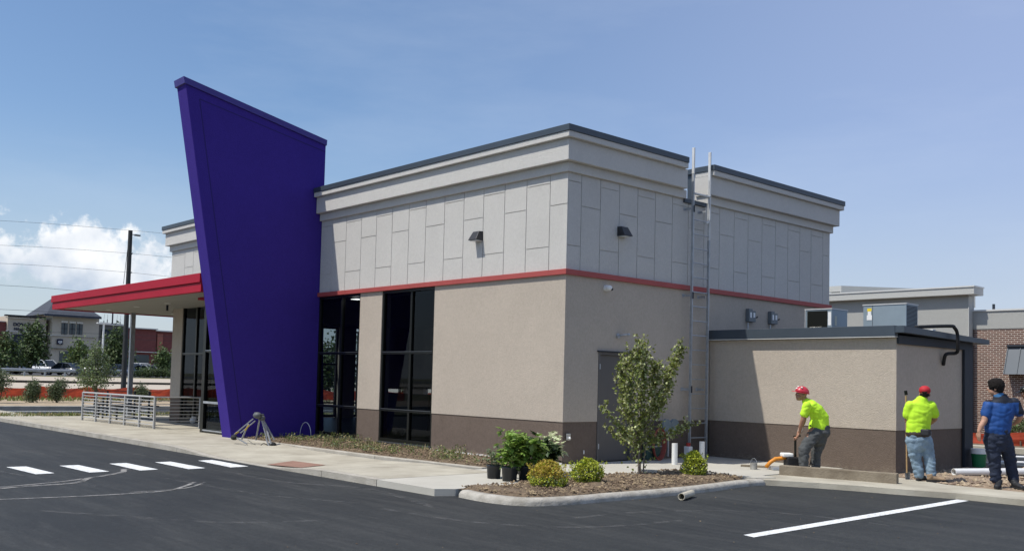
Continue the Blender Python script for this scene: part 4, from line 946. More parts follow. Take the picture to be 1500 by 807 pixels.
chips('mulch', lambda x, y: in_isl(x, y), (1.9, 4, -4.2, 1.4), 5200, .008, .022, M_chip, .03, 'brown bark mulch scattered over the kerbed island', 'mulch')
chips('mulch', lambda x, y: in_bed(x, y), (-8.7, 0, -2, 0), 4200, .01, .024, M_chip, .02, 'dry brown mulch in the bed below the windows', 'mulch')
chips('dirt_clods', lambda x, y: y > (3.42 if x > 5.4 else 4.05 - (x - 4.2) * .5), (4.3, 9, 3.4, 8.4), 5200, .008, .042, M_clod, -.032, 'crumbled dirt clods over the dug ground by the annex', 'dirt')
chips('debris', lambda x, y: random.random() < .5, (3.6, 9, -9, 2), 160, .004, .009, M_chip, AZ, 'tiny crumbs of gravel on the asphalt near the kerb', 'gravel')

# ================================================================== SMALL THINGS BY THE DOOR
def tubeobj(name, pts, r, mtl, label, cat, n=14, hollow=False, group=None):
    m = MB()
    if hollow:
        m.tube(pts, r, n, cap=False); m.tube(pts, r * .86, n, cap=False)
        a, b = Vector(pts[0]), Vector(pts[-1])
        m.build
        N0 = n
        L0 = len(pts)
        m.f += [(k_, (k_ + 1) % n, L0 * n + (k_ + 1) % n, L0 * n + k_) for k_ in range(n)]; m.mi += [0] * n
        e = (L0 - 1) * n; m.f += [(e + k_, e + (k_ + 1) % n, L0 * n + e + (k_ + 1) % n, L0 * n + e + k_) for k_ in range(n)]; m.mi += [0] * n
    else: m.tube(pts, r, n)
    o = m.build(name, mtl); 
    return tag(o, label, cat, group)
p = GZ(988, 680, -.001); tubeobj('pvc_pipe', [p, p + Vector((0, 0, .40))], .055, M_pvc, 'short white pvc stub standing in the pavement below the round meters', 'pipe')
p = GZ(1028, 677, -.001); tubeobj('pvc_pipe', [p, p + Vector((0, 0, .41))], .055, M_pvc, 'taller white pvc pipe standing beside the foot of the ladder', 'pipe')
a_ = GZ(938, 691, .04); tubeobj('pvc_pipe', [a_ + Vector((-.05, .06, 0)), a_ + Vector((.22, .18, 0))], .045, mat('dusty_pvc', (.45, .40, .32), .7, 0, .2, 8), 'dusty pvc offcut lying on the pavement behind the tree', 'pipe', hollow=True)
a_ = GZ(998, 727, AZ + .055); b_ = GZ(1014, 721, AZ + .055); tubeobj('pvc_pipe', [a_, a_ + (b_ - a_) * .8 + Vector((.0, .04, 0))], .05, mat('cream_pvc', (.50, .46, .36), .6, 0, .25, 9), 'short cream pvc offcut lying on the asphalt against the kerb', 'pipe', hollow=True)
# round meters on a stand
Mt = empty('backflow_meters', GX(980, 668, .25), 0, 'pair of round grey meter covers on a short post beside the hose reel', 'meter')
for dy in (-.13, .12):
    m = MB(); m.tube([(.0, dy, .62), (.05, dy, .62)], .13, 20); m.build('meter_disc', mat('meter_grey', (.17, .22, .25), .45, .2), Mt)
m = MB(); m.tube([(-.03, 0, 0), (-.03, 0, .6)], .02, 8); m.bar((-.03, -.16, .5), (-.03, .16, .5), .04); m.build('post', M_galv, Mt)
# hose coil
Hs = empty('hose_coil', GX(963, 672, .22), 0, 'red hose coiled on a dark rack against the wall behind the tree', 'hose')
m = MB()
for k_ in range(4):
    R_ = .20 + .012 * k_; m.tube([(.02 * k_, R_ * cos(t_ * pi / 12) * .8, .30 + R_ * sin(t_ * pi / 12) * 1.35) for t_ in range(25)], .013, 6, cap=False)
m.build('hose', mat('red_hose', (.24, .05, .035), .5, 0, .2, 9), Hs, smooth=True)
m = MB(); m.box(-.14, -.02, -.30, -.12, 0, .42); m.box(-.14, -.02, -.04, .10, 0, .38); m.build('rack', mat('green_box', (.03, .07, .06), .5, 0, .2, 4), Hs, bevel=.01)
m = MB(); m.bar((-.01, -.3, .25), (-.01, .2, .25), .02); m.build('rack_rail', M_galv, Hs)
Hd = empty('fuel_can', GX(1008, 672, .30), 0, 'small red and white can standing at the foot of the ladder', 'can')
m = MB(); m.box(-.07, .07, -.06, .06, 0, .26); m.build('can_body', M_white, Hd, bevel=.015)
m = MB(); m.tube([(0, 0, .26), (0, 0, .33)], .045, 12); m.build('can_cap', mat('red_cap', (.4, .04, .03), .5), Hd)
Jr = empty('paint_can', GZ(1104, 687, 0), 0, 'dusty open metal can on the pavement left of the trowel machine', 'can')
m = MB(); m.tube([(0, 0, 0), (0, 0, .12)], .065, 16, cap=False); m.tube([(0, 0, .005), (0, 0, .01)], .064, 16); m.build('can_body', mat('dusty_metal', (.35, .34, .31), .6, .4, .3, 9), Jr)
m = MB(); m.tube([(cos(a * pi / 8) * .066, 0, .11 + .09 * sin(a * pi / 8)) for a in range(9)], .004, 5); m.build('bail_handle', M_galv, Jr)

# ---- weathered concrete block edging
a_ = GZ(1141, 695, -.012); b_ = GZ(1313.5, 708.5, -.012); d_ = (b_ - a_).normalized(); nrm_ = Vector((-d_.y, d_.x, 0))
m = MB(); m.prism([tuple(v.xy) for v in (a_, b_, b_ + nrm_ * .14, a_ + nrm_ * .14)], -.05, lambda x, y: .155)
tag(m.build('concrete_edging', M_oldconc, bevel=.012), 'long weathered concrete edging beam lying before the annex wall', 'concrete beam')
m = MB(); q = GZ(1085, 683, .0); m.prism([(q.x, q.y), (q.x + .55, q.y + .25), (q.x + .5, q.y + .36), (q.x - .05, q.y + .11)], .0, .035)
tag(m.build('timber_board', M_oldconc), 'short flat timber board lying left of the trowel machine', 'board')

# ---- machine with orange hose (plate trowel)
Mc0 = GZ(1163, 688, .0)
Tm = empty('plate_compactor', Mc0, 0, 'small plate compactor with black engine, white tank and orange handle by the bent worker', 'compactor')
MD = depth(Mc0)
def MP(x, y, off=0): return AT(x, y, MD + off) - Mc0
m = MB(); v0 = MP(1128, 684); v1 = MP(1172, 686); dd_ = (v1 - v0).normalized(); nn_ = Vector((-dd_.y, dd_.x, 0)).normalized()
m.prism([tuple((v0 + nn_ * s_ + dd_ * e_).xy) for s_, e_ in ((-.18, 0), (-.18, (v1 - v0).length), (.18, (v1 - v0).length), (.18, 0))], .0, .05); m.build('base_plate', M_galv, Tm, bevel=.01)
m = MB(); c0 = MP(1160, 672); m.prism([tuple((c0 + nn_ * s_ + dd_ * e_).xy) for s_, e_ in ((-.14, -.12), (-.14, .13), (.14, .13), (.14, -.12))], .05, .24); m.build('engine', mat('engine_black', (.02, .02, .022), .5, .2), Tm, bevel=.02)
m = MB(); c0 = MP(1154, 668); m.prism([tuple((c0 + nn_ * s_ + dd_ * e_).xy) for s_, e_ in ((-.11, -.12), (-.11, .08), (.11, .08), (.11, -.12))], .24, .31); m.build('fuel_tank', M_white, Tm, bevel=.02)
m = MB(); m.tube([MP(1152, 669), MP(1144, 671), MP(1136, 671.5), MP(1128, 677), MP(1122, 684)], .036, 10); m.build('orange_guard', mat('orange_paint', (.62, .23, .02), .5, 0, .1, 8), Tm, smooth=True)
m = MB(); m.tube([MP(1165, 640, .0), MP(1165, 655), MP(1165, 672)], .022, 8); m.tube([MP(1163, 639), MP(1172, 638, .1)], .02, 8); m.build('handle', M_black, Tm)
m = MB(); m.tube([MP(1166, 674), MP(1175, 682, .1), MP(1186, 683, .2), MP(1189, 670, .25)], .012, 6); m.build('cable', M_black, Tm)

# ---- right: pipes, bucket, shovel
tubeobj('pvc_pipe', [GZ(1397, 691, .055), GZ(1460, 690.5, .06), GZ(1620, 690, .06)], .065, M_pvc, 'long white pvc pipe lying on the dirt behind the man in blue', 'pipe', hollow=True)
for yv, nm in ((676, 'thin white pipe lying farther back across the yard, nearer of two'), (668, 'thin white pipe lying farthest back across the yard')):
    tubeobj('thin_pipe', [GZ(1462, yv, .0), GZ(1640, yv + 6, .0)], .03, M_pvc, nm, 'pipe')
Bk = empty('bucket', GZ(1419, 688, -.02), 0, 'green bucket with white rim against the dark corner of the annex', 'bucket')
Bk.location = (4.42, 7.5, -.03)
m = MB(); m.tube([(0, 0, 0), (0, 0, .30)], [.115, .145], 20); m.build('bucket_body', mat('green_plastic', (.015, .16, .06), .45), Bk)
m = MB(); m.tube([(0, 0, .30), (0, 0, .40)], [.148, .15], 20); m.build('bucket_rim', M_white, Bk)

# ---- tripod pile by the fin
Tp = empty('survey_tripods', GZ(372, 652, 0), 0, 'bundle of two folded aluminium surveying tripods standing beside the purple fin', 'tripod')
D_ = depth(GZ(372, 650, 0)); b0 = Tp.location.copy()
def PP(x, y, off=0): return AT(x, y, D_ + off) - b0
M_alu = mat('tripod_alu', (.30, .31, .32), .45, .35, .1, 9); M_yel = mat('tripod_yellow', (.38, .27, .05), .5)
def leg(a, b, w=.034):
    m = MB(); a = PP(*a); b = PP(*b); m.bar(a, b, w, w * .7); return m.build('leg', M_alu, Tp, bevel=.004)
for a, b in [((371, 613, 0), (343, 636, -.05)), ((374, 616, .1), (352, 634, .1)), ((364, 621, .1), (354, 643, .3)), ((380, 615, 0), (375, 644, .25)), ((384, 616, 0), (391, 642, -.1)), ((386, 615, .1), (402, 644, .0)),
             ((347, 641, -.2), (362, 650, -.35)), ((387, 618, .1), (397, 650, -.2)), ((390, 642, -.1), (394, 653, -.2))]: leg(a, b)
for a, b in [((351, 632, 0), (346, 635, -.06)), ((366, 622, .1), (360, 630, .12)), ((388, 622, .12), (393, 633, .05))]:
    m = MB(); m.bar(PP(*a) + Vector((.02, -.03, 0)), PP(*b) + Vector((.02, -.03, 0)), .022, .03); m.build('clamp', M_yel, Tp)
m = MB(); c_ = PP(377, 608, 0); m.ell(c_, (.11, .09, .07)); c_ = PP(383, 612, .1); m.ell(c_, (.10, .08, .06)); m.box(c_.x - .06, c_.x + .03, c_.y - .04, c_.y + .05, c_.z - .02, c_.z + .09)
m.tube([PP(376, 603.5), PP(376, 606)], .05, 10); m.build('tripod_head', mat('tripod_head', (.10, .105, .11), .6, .2, .2, 20), Tp, bevel=.012)
m = MB(); c_ = PP(343, 641, -.05); m.ell((c_.x, c_.y, c_.z + .01), (.1, .07, .06)); c_ = PP(399, 651, -.1); m.ell((c_.x, c_.y, c_.z), (.10, .08, .06)); m.build_each('foot_shoe', M_rubber, Tp, smooth=True)
m = MB(); m.tube(catmull([tuple(PP(363, 644)), tuple(PP(372, 650, -.1)), tuple(PP(380, 653, -.2)), tuple(PP(386, 649, -.2)), tuple(PP(392, 652, -.2))], 5), .008, 5); m.build('strap', M_black, Tp)
m = MB(); m.tube([(cos(a * pi / 9) * .26, 0, sin(a * pi / 9) * .32) for a in range(10)], .008, 5)
q = GZ(440, 641, 0); o = m.build('cable_loop', M_white, smooth=True); o.location = (-8.4, -.45, .05); tag(o, 'thin pale wire hoop sticking out of the weeds at the foot of the fin', 'wire')
m = MB()

# ---- railing
Rl = empty('railing', (0, 0, 0), 0, 'grey steel guard railing with horizontal bars at the pavement left of the fin', 'railing')
RP = [(-17.9, -2.6), (-16.85, -2.56), (-15.8, -2.52), (-14.8, -2.48), (-13.8, -2.45), (-12.85, -2.42)]
M_rail = mat('rail_paint', (.42, .42, .41), .5, .1, .08, 6)
for x, y in RP: m = MB(); m.box(x - .028, x + .028, y - .028, y + .028, -.01, .84); m.build('post', M_rail, Rl, bevel=.004)
for i in range(9):
    z_ = .84 if i == 8 else .10 + i * .092; m = MB(); w = .028 if i == 8 else .013; m.tube([(RP[0][0], RP[0][1], z_), (RP[-1][0], RP[-1][1], z_)], w, 6); m.build('bar', M_rail, Rl)
yb_ = [-2.42, -1.15]
for y in (-1.15, -.95): m = MB(); m.box(-12.88, -12.82, y - .03, y + .03, -.01, .84 if y < -1 else .7); m.build('post', M_rail, Rl)
for i in range(9):
    z_ = .84 if i == 8 else .10 + i * .092; m = MB(); m.tube([(-12.85, -2.42, z_), (-12.85, -1.15, z_)], .022 if i == 8 else .011, 6); m.build('bar', M_rail, Rl)
# a second railing along the terrace's far side, its slim posts darker
Rl2 = empty('railing', (0, 0, 0), 0, 'darker far railing closing the terrace behind the first railing', 'railing')
for x in (-20.1,):
    for y in (-1.5, -1.1, -.2, .3): m = MB(); m.box(x - .025, x + .025, y - .025, y + .025, -.01, .84); m.build('post', M_slate_d, Rl2)
    for i in range(5): m = MB(); m.tube([(x, -1.5, .12 + i * .18), (x, .3, .12 + i * .18)], .011, 6); m.build('bar', M_slate_d, Rl2)
# globe-like planter by the vestibule
Pn = empty('round_planter', (-12.1, -1.15, 0), 0, 'round white globe planter on the pavement beside the vestibule', 'planter')
Pn.location = GZ(284, 621, 0)
m = MB(); m.ell((0, 0, .11), (.125, .125, .115), 20, 12); m.build('globe', mat('planter_white', (.55, .54, .52), .6), Pn, smooth=True)
m = MB(); m.tube([(0, 0, .20), (0, 0, .23)], .075, 16); m.build('rim', mat('planter_white', (.55, .54, .52), .6), Pn)
# bins / crates behind railing
Bn = empty('patio_table', (-18.7, -1.0, 0), 0, 'dark metal patio table with benches half hidden behind the railing', 'table', 'patio furniture under the canopy')
M_pat = mat('patio_metal', (.04, .045, .05), .5, .3)
m = MB(); m.box(-.45, .45, -.7, .7, .66, .70); m.build('tabletop', M_pat, Bn, bevel=.01)
for sx in (-.35, .35):
    for sy in (-.6, .6): m = MB(); m.box(sx - .025, sx + .025, sy - .025, sy + .025, 0, .66); m.build('leg', M_pat, Bn)
for sx in (-.8, .8): m = MB(); m.box(sx - .15, sx + .15, -.7, .7, .40, .44); m.box(sx - .02, sx + .02, -.6, -.55, 0, .40); m.box(sx - .02, sx + .02, .55, .6, 0, .40); m.build('bench', M_pat, Bn)

# ================================================================== PEOPLE
def loft(mb, chain, side, n=16):
    """closed tapered form along a chain of (point, half-width, half-depth); rounded ends"""
    side = Vector(side).normalized()
    P = [(Vector(p), a, b) for p, a, b in chain]
    def cap(i, sgn):
        p, a, b = P[i]; q = P[i + (1 if sgn < 0 else -1)][0]; t_ = (p - q).normalized(); r = min(a, b)
        return [(p + t_ * r * sin(k_), a * cos(k_), b * cos(k_)) for k_ in (.5, .95, 1.35)]
    full = list(reversed(cap(0, -1))) + P + cap(len(P) - 1, 1)
    vs = []; N_ = len(full)
    for i, (p, a, b) in enumerate(full):
        t_ = (full[min(N_ - 1, i + 1)][0] - full[max(0, i - 1)][0]).normalized()
        s_ = side - t_ * side.dot(t_)
        if s_.length < .05: s_ = Vector((0, 0, 1)) - t_ * t_.z
        s_.normalize(); f_ = t_.cross(s_)
        for k_ in range(n): vs.append(p + s_ * (cos(2 * pi * k_ / n) * a) + f_ * (sin(2 * pi * k_ / n) * b))
    fs = [(i * n + k_, i * n + (k_ + 1) % n, (i + 1) * n + (k_ + 1) % n, (i + 1) * n + k_) for i in range(N_ - 1) for k_ in range(n)]
    fs += [tuple(reversed(range(n))), tuple((N_ - 1) * n + k_ for k_ in range(n))]
    mb.add(vs, fs)
def fuse(mb, name, mtl, parent, voxel=.01, sm=4, fold=0, fs=9, mats=None, sel=None):
    me = bpy.data.meshes.new(name); me.from_pydata(mb.v, [], mb.f); me.update()
    bm = bmesh.new(); bm.from_mesh(me); bmesh.ops.recalc_face_normals(bm, faces=bm.faces); bm.to_mesh(me); bm.free()
    o = bpy.data.objects.new(name, me); COL.objects.link(o)
    r = o.modifiers.new('r', 'REMESH'); r.mode = 'VOXEL'; r.voxel_size = voxel; r.use_smooth_shade = True
    if sm: s_ = o.modifiers.new('s', 'SMOOTH'); s_.iterations = sm; s_.factor = .5
    dg = bpy.context.evaluated_depsgraph_get(); me2 = bpy.data.meshes.new_from_object(o.evaluated_get(dg)); o.modifiers.clear(); o.data = me2; bpy.data.meshes.remove(me)
    if fold:
        co = [v.co.copy() for v in me2.vertices]; no = [v.normal.copy() for v in me2.vertices]
        for i, v in enumerate(me2.vertices):
            c_ = co[i]; w = noise.noise(Vector((c_.x * fs, c_.y * fs, c_.z * fs * 1.8))) + .5 * noise.noise(Vector((c_.x * fs * 2.3, c_.y * fs * 2.3, c_.z * fs * 3)) + Vector((5, 2, 1)))
            v.co = c_ + no[i] * fold * (abs(w) * 2 - .5)
    me2.materials.clear()
    for m in (mats or [mtl]): me2.materials.append(m)
    me2.polygons.foreach_set('use_smooth', [True] * len(me2.polygons))
    if sel:
        for p_ in me2.polygons: p_.material_index = sel(p_.center)
    me2.name = name; o.parent = parent; return o
M_skin = mat('skin', (.34, .18, .115), .55, 0, .08, 20, spec=.35)
M_skin2 = mat('skin_light', (.44, .25, .17), .55, 0, .08, 20, spec=.35)
M_hair = mat('hair_black', (.010, .007, .006), .95, 0, .3, 60, .8, 140)
M_hiviz = mat('hiviz_shirt', (.52, .86, .035), .8, 0, .05, 8)
M_gpants = mat('grey_trousers', (.075, .08, .082), .9, 0, .25, 7, .3, 120)
M_jeans = mat('light_jeans', (.22, .31, .39), .9, 0, .3, 8, .4, 150)
M_navy = mat('navy_trousers', (.018, .026, .05), .85, 0, .2, 8, .3, 120)
M_bshirt = mat('blue_shirt', (.010, .062, .235), .7, 0, .15, 8)
M_bshirtd = mat('navy_yoke', (.012, .016, .028), .75, 0, .15, 8)
M_boot = mat('tan_boot', (.30, .21, .13), .8, 0, .2, 14); M_shoe = mat('black_shoe', (.02, .021, .024), .6, 0, .2, 14)
M_redcap = mat('red_cap_cloth', (.42, .018, .025), .7, 0, .1, 9)

class Fig:
    def __init__(s, D, base): s.D = D; s.b = Vector(base)
    def p(s, x, y, off=0): return AT(x, y, s.D + off) - s.b
def hand(mb, w, d, palm_n, L=.18, curl=.5):
    """palm plus four unequal bent fingers and a thumb, starting at the wrist w pointing along d"""
    d = Vector(d).normalized(); pn = Vector(palm_n).normalized(); s_ = d.cross(pn).normalized(); w = Vector(w)
    loft(mb, [(w, .028, .02), (w + d * .045, .040, .017), (w + d * .085, .041, .014)], s_)
    for k_, (o_, ln) in enumerate(((-.030, .068), (-.010, .078), (.010, .073), (.029, .058))):
        a = w + d * .085 + s_ * o_; b = a + (d * cos(curl * .5) + pn * sin(curl * .5)) * ln * .5; c_ = b + (d * cos(curl * 1.5) + pn * sin(curl * 1.5)) * ln * .5
        loft(mb, [(a - d * .015, .0095, .0095), (b, .0088, .0088), (c_, .0075, .0075)], s_, 8)
    a = w + d * .03 - s_ * .032; b = a + (d * .7 - s_ * .6 + pn * .2).normalized() * .04; c_ = b + (d * .9 - s_ * .1 + pn * .4).normalized() * .035
    loft(mb, [(a, .013, .012), (b, .0105, .010), (c_, .0085, .008)], pn, 8)
def head(mb, c_, face, upv, s_=1.0):
    """skull, jaw, nose, brow and ears; face = facing direction"""
    f_ = Vector(face).normalized(); u_ = Vector(upv).normalized(); f_ = (f_ - u_ * f_.dot(u_)).normalized(); sd = f_.cross(u_).normalized()
    R_ = Matrix((sd, f_, u_)).transposed(); c_ = Vector(c_)
    def E(x, y, z, rx, ry, rz): mb.ell(c_ + R_ @ Vector((x, y, z)) * s_, (rx * s_, ry * s_, rz * s_), 16, 10, M=R_)
    E(0, -.012, .03, .075, .094, .088); E(0, .020, -.045, .056, .066, .066); E(0, .035, -.085, .034, .040, .030)
    E(0, .092, -.018, .014, .022, .024); E(0, .080, .018, .05, .016, .012); E(0, .083, -.058, .022, .012, .010)
    E(.076, -.01, -.01, .012, .022, .032); E(-.076, -.01, -.01, .012, .022, .032)
    return R_
def eyes(par, c_, R_, s_=1.0):
    for sx in (-1, 1):
        m = MB(); m.ell(Vector(c_) + R_ @ Vector((sx * .031, .083, .000)) * s_, (.012, .008, .008), 8, 6, M=R_); m.build('eye', mat('eye', (.6, .6, .58), .3), par)
def neck(mb, a, b, r=.052): loft(mb, [(a, r * 1.15, r), (Vector(a).lerp(Vector(b), .5), r, r * .95), (b, r, r)], (rt[0], rt[1], 0))
RT = Vector((rt[0], rt[1], 0)).normalized(); FWH = Vector((fw[0], fw[1], 0)).normalized(); ZU = Vector((0, 0, 1))

def shoe(par, heel, toe_dir, mtl, L=.29, nm='shoe'):
    h = Vector(heel); d = Vector(toe_dir); d.z = 0; d.normalize(); s_ = d.cross(ZU)
    m = MB(); loft(m, [(h + d * .0 + ZU * .055, .042, .05), (h + d * .08 + ZU * .05, .042, .048), (h + d * .16 + ZU * .038, .048, .034), (h + d * (L - .06) + ZU * .03, .044, .026)], s_, 14)
    m.tube([h + d * .02 + ZU * .06, h + ZU * .12], .052, 12)
    fuse(m, nm, mtl, par, .009, 2)
    m = MB(); m.prism([tuple((h + d * a + s_ * b).xy) for a, b in ((-.045, -.03), (.05, -.044), (.18, -.052), (L - .01, -.03), (L, 0), (L - .01, .03), (.18, .052), (.05, .044), (-.045, .03))], h.z, h.z + .022); m.build('sole', M_rubber, par)

# --- bent worker
def worker_bent():
    base = GZ(1184, 700, 0.0); base = Vector((3.20, 3.30, 0)); base = AT(1188, 690, depth((3.3, 3.35, 0))); base.z = 0
    D0 = depth(base); P = empty('person', base, 0, 'bent worker in red hard hat, yellow-green shirt and grey trousers gripping the compactor handle', 'person')
    f = Fig(D0, base); p = f.p
    body = MB(); hd = p(1173.5, 578); upd = (p(1176, 566) - p(1171, 589)); face = (p(1160, 585) - p(1173, 577)) + FWH * -.02
    # full figure: torso, head, arms, legs as one surface
    loft(body, [(p(1201, 628), .12, .10), (p(1202, 612), .12, .09), (p(1194, 600), .14, .09), (p(1185, 592), .14, .07)], FWH)
    neck(body, p(1183, 590), p(1176, 581)); Rh = head(body, hd, face, upd)
    for off, sh, el, wr in ((-.19, (1180, 595), (1176, 615), (1171, 633)), (.17, (1181, 596), (1177, 617), (1169, 636))):
        loft(body, [(p(*sh, off), .05, .05), (p(*el, off * .95), .043, .043), ], RT, 12)
        loft(body, [(p(*el, off * .95), .042, .042), (p((el[0] + wr[0]) / 2 - .5, (el[1] + wr[1]) / 2, off * .7), .038, .036), (p(*wr, off * .4), .027, .024)], RT, 12)
        hand(body, p(*wr, off * .4), p(1167, 642, off * .2) - p(*wr, off * .4), -RT * 1 + FWH * (.3 if off < 0 else -.3), curl=1.2)
    legs = [((1191, 632, -.09), (1177, 655, -.16), (1177, 690, -.14), 'front'), ((1203, 632, .08), (1196, 660, .12), (1195, 697, .12), 'rear')]
    for h_, k_, a_, _ in legs:
        loft(body, [(p(*h_), .085, .085), (p(*k_), .055, .055), (p(*a_), .036, .036)], RT, 12)
    fuse(body, 'body', M_skin, P, .0085, 2); eyes(P, hd, Rh)
    sh = MB(); loft(sh, [(p(1200, 627), .178, .185), (p(1199.5, 622), .175, .18), (p(1200.5, 611), .175, .165), (p(1194, 600), .195, .135), (p(1185, 592), .19, .11), (p(1181, 588), .10, .075)], FWH)
    for off, s0, e0 in ((-.19, (1182, 594), (1178, 606)), (.17, (1183, 595), (1179, 607))):
        loft(sh, [(p(*s0, off), .078, .078), (p(*e0, off * 1.02), .072, .068)], RT, 14)
    fuse(sh, 'shirt', M_hiviz, P, .011, 4, .006, 7)
    tr = MB(); loft(tr, [(p(1200.5, 625), .165, .178), (p(1202, 632), .185, .175), (p(1199, 642), .14, .14)], FWH)
    loft(tr, [(p(1195, 634, -.09), .125, .12), (p(1186, 646, -.12), .11, .11), (p(1177.5, 658, -.16), .10, .10), (p(1177, 672, -.15), .098, .088), (p(1178, 697, -.14), .09, .085)], FWH)
    loft(tr, [(p(1204, 634, .08), .125, .12), (p(1201, 648, .10), .115, .11), (p(1196, 661, .12), .098, .092), (p(1195, 676, .12), .09, .082), (p(1195, 700, .12), .086, .078)], FWH)
    fuse(tr, 'trousers', M_gpants, P, .011, 4, .012, 6)
    m = MB(); loft(m, [(p(1171.5, 631, -.06), .037, .034), (p(1173, 626.5, -.08), .041, .037)], RT, 12); fuse(m, 'wrist_wrap', mat('white_cloth', (.75, .73, .66), .9), P, .008, 2)
    # hard hat: dome plus brim
    m = MB(); u_ = Rh.col[2]; f_ = Rh.col[1]; cc = hd + u_ * .045 - f_ * .01
    N_ = 24; vs = []; 
    for i in range(9):
        a = i / 8 * pi / 2
        for k_ in range(N_): vs.append(cc + Rh @ Vector((.108 * cos(a) * cos(2 * pi * k_ / N_), .132 * cos(a) * sin(2 * pi * k_ / N_), .115 * sin(a))))
    fs = [(i * N_ + k_, i * N_ + (k_ + 1) % N_, (i + 1) * N_ + (k_ + 1) % N_, (i + 1) * N_ + k_) for i in range(8) for k_ in range(N_)]
    m.add(vs, fs); b2 = len(m.v); rim = []
    for e_, z_ in ((1.0, 0.0), (1.0, -.008)):
        for k_ in range(N_):
            a = 2 * pi * k_ / N_; ex = .055 * max(0, sin(a)) ** .8 + .012; m.v.append(tuple(cc + Rh @ Vector(((.108 + ex * .5) * cos(a), (.132 + ex) * sin(a), z_ - .008 * max(0, sin(a))))))
    for k_ in range(N_): m.f += [(k_, (k_ + 1) % N_, b2 + (k_ + 1) % N_, b2 + k_), (b2 + k_, b2 + (k_ + 1) % N_, b2 + N_ + (k_ + 1) % N_, b2 + N_ + k_)]; m.mi += [0, 0]
    hat = m.build('hard_hat', mat('red_hat', (.50, .03, .05), .35, 0, .1, 5, spec=.5), P, smooth=True)
    m = MB()
    for q in ((.07, .06, .085), (.095, -.02, .06), (-.07, .06, .085), (.0, .115, .05), (.085, .07, .04), (.10, .03, .03)):
        v = Vector(q); m.ell(cc + Rh @ v, (.022, .022, .014), 8, 5, M=Rh)
    m.build('hat_stickers', M_white, hat)
    m = MB(); m.bar(p(1188, 622.5, -.16), p(1186, 624, -.155), .05, .03); m.build('belt', M_black, P)
    for (h_, k_, a_, _), td in zip(legs, (-RT, -RT)):
        q = p(*a_); q.z = 0; shoe(P, q + RT * .04, -RT + FWH * -.2, M_shoe)
worker_bent()

def hairshell(par, c_, R_, mtl, face_cut=.035, s_=1.0, puff=.018, nm='hair'):
    m = MB()
    m.ell(Vector(c_) + R_ @ Vector((0, -.022, .045)) * s_, ((.078 + puff) * s_, (.092 + puff) * s_, (.082 + puff) * s_), 18, 12, M=R_)
    m.ell(Vector(c_) + R_ @ Vector((0, -.055, -.02)) * s_, ((.066 + puff * .6) * s_, (.055 + puff * .5) * s_, .07 * s_), 16, 10, M=R_)
    m.ell(Vector(c_) + R_ @ Vector((0, .045, .09)) * s_, ((.06 + puff * .5) * s_, (.045 + puff * .3) * s_, .04 * s_), 14, 8, M=R_)
    for i in range(46):
        u = rv(); u.z = abs(u.z) * .9 - .25
        if u.y > .55 and u.z < .2: continue
        m.ell(Vector(c_) + R_ @ Vector((u.x * (.070 + puff), u.y * (.080 + puff) - .02, .045 + u.z * (.075 + puff))) * s_, (.019, .019, .010), 7, 5, M=R_)
    return fuse(m, nm, mtl, par, .007, 1, .006, 40)

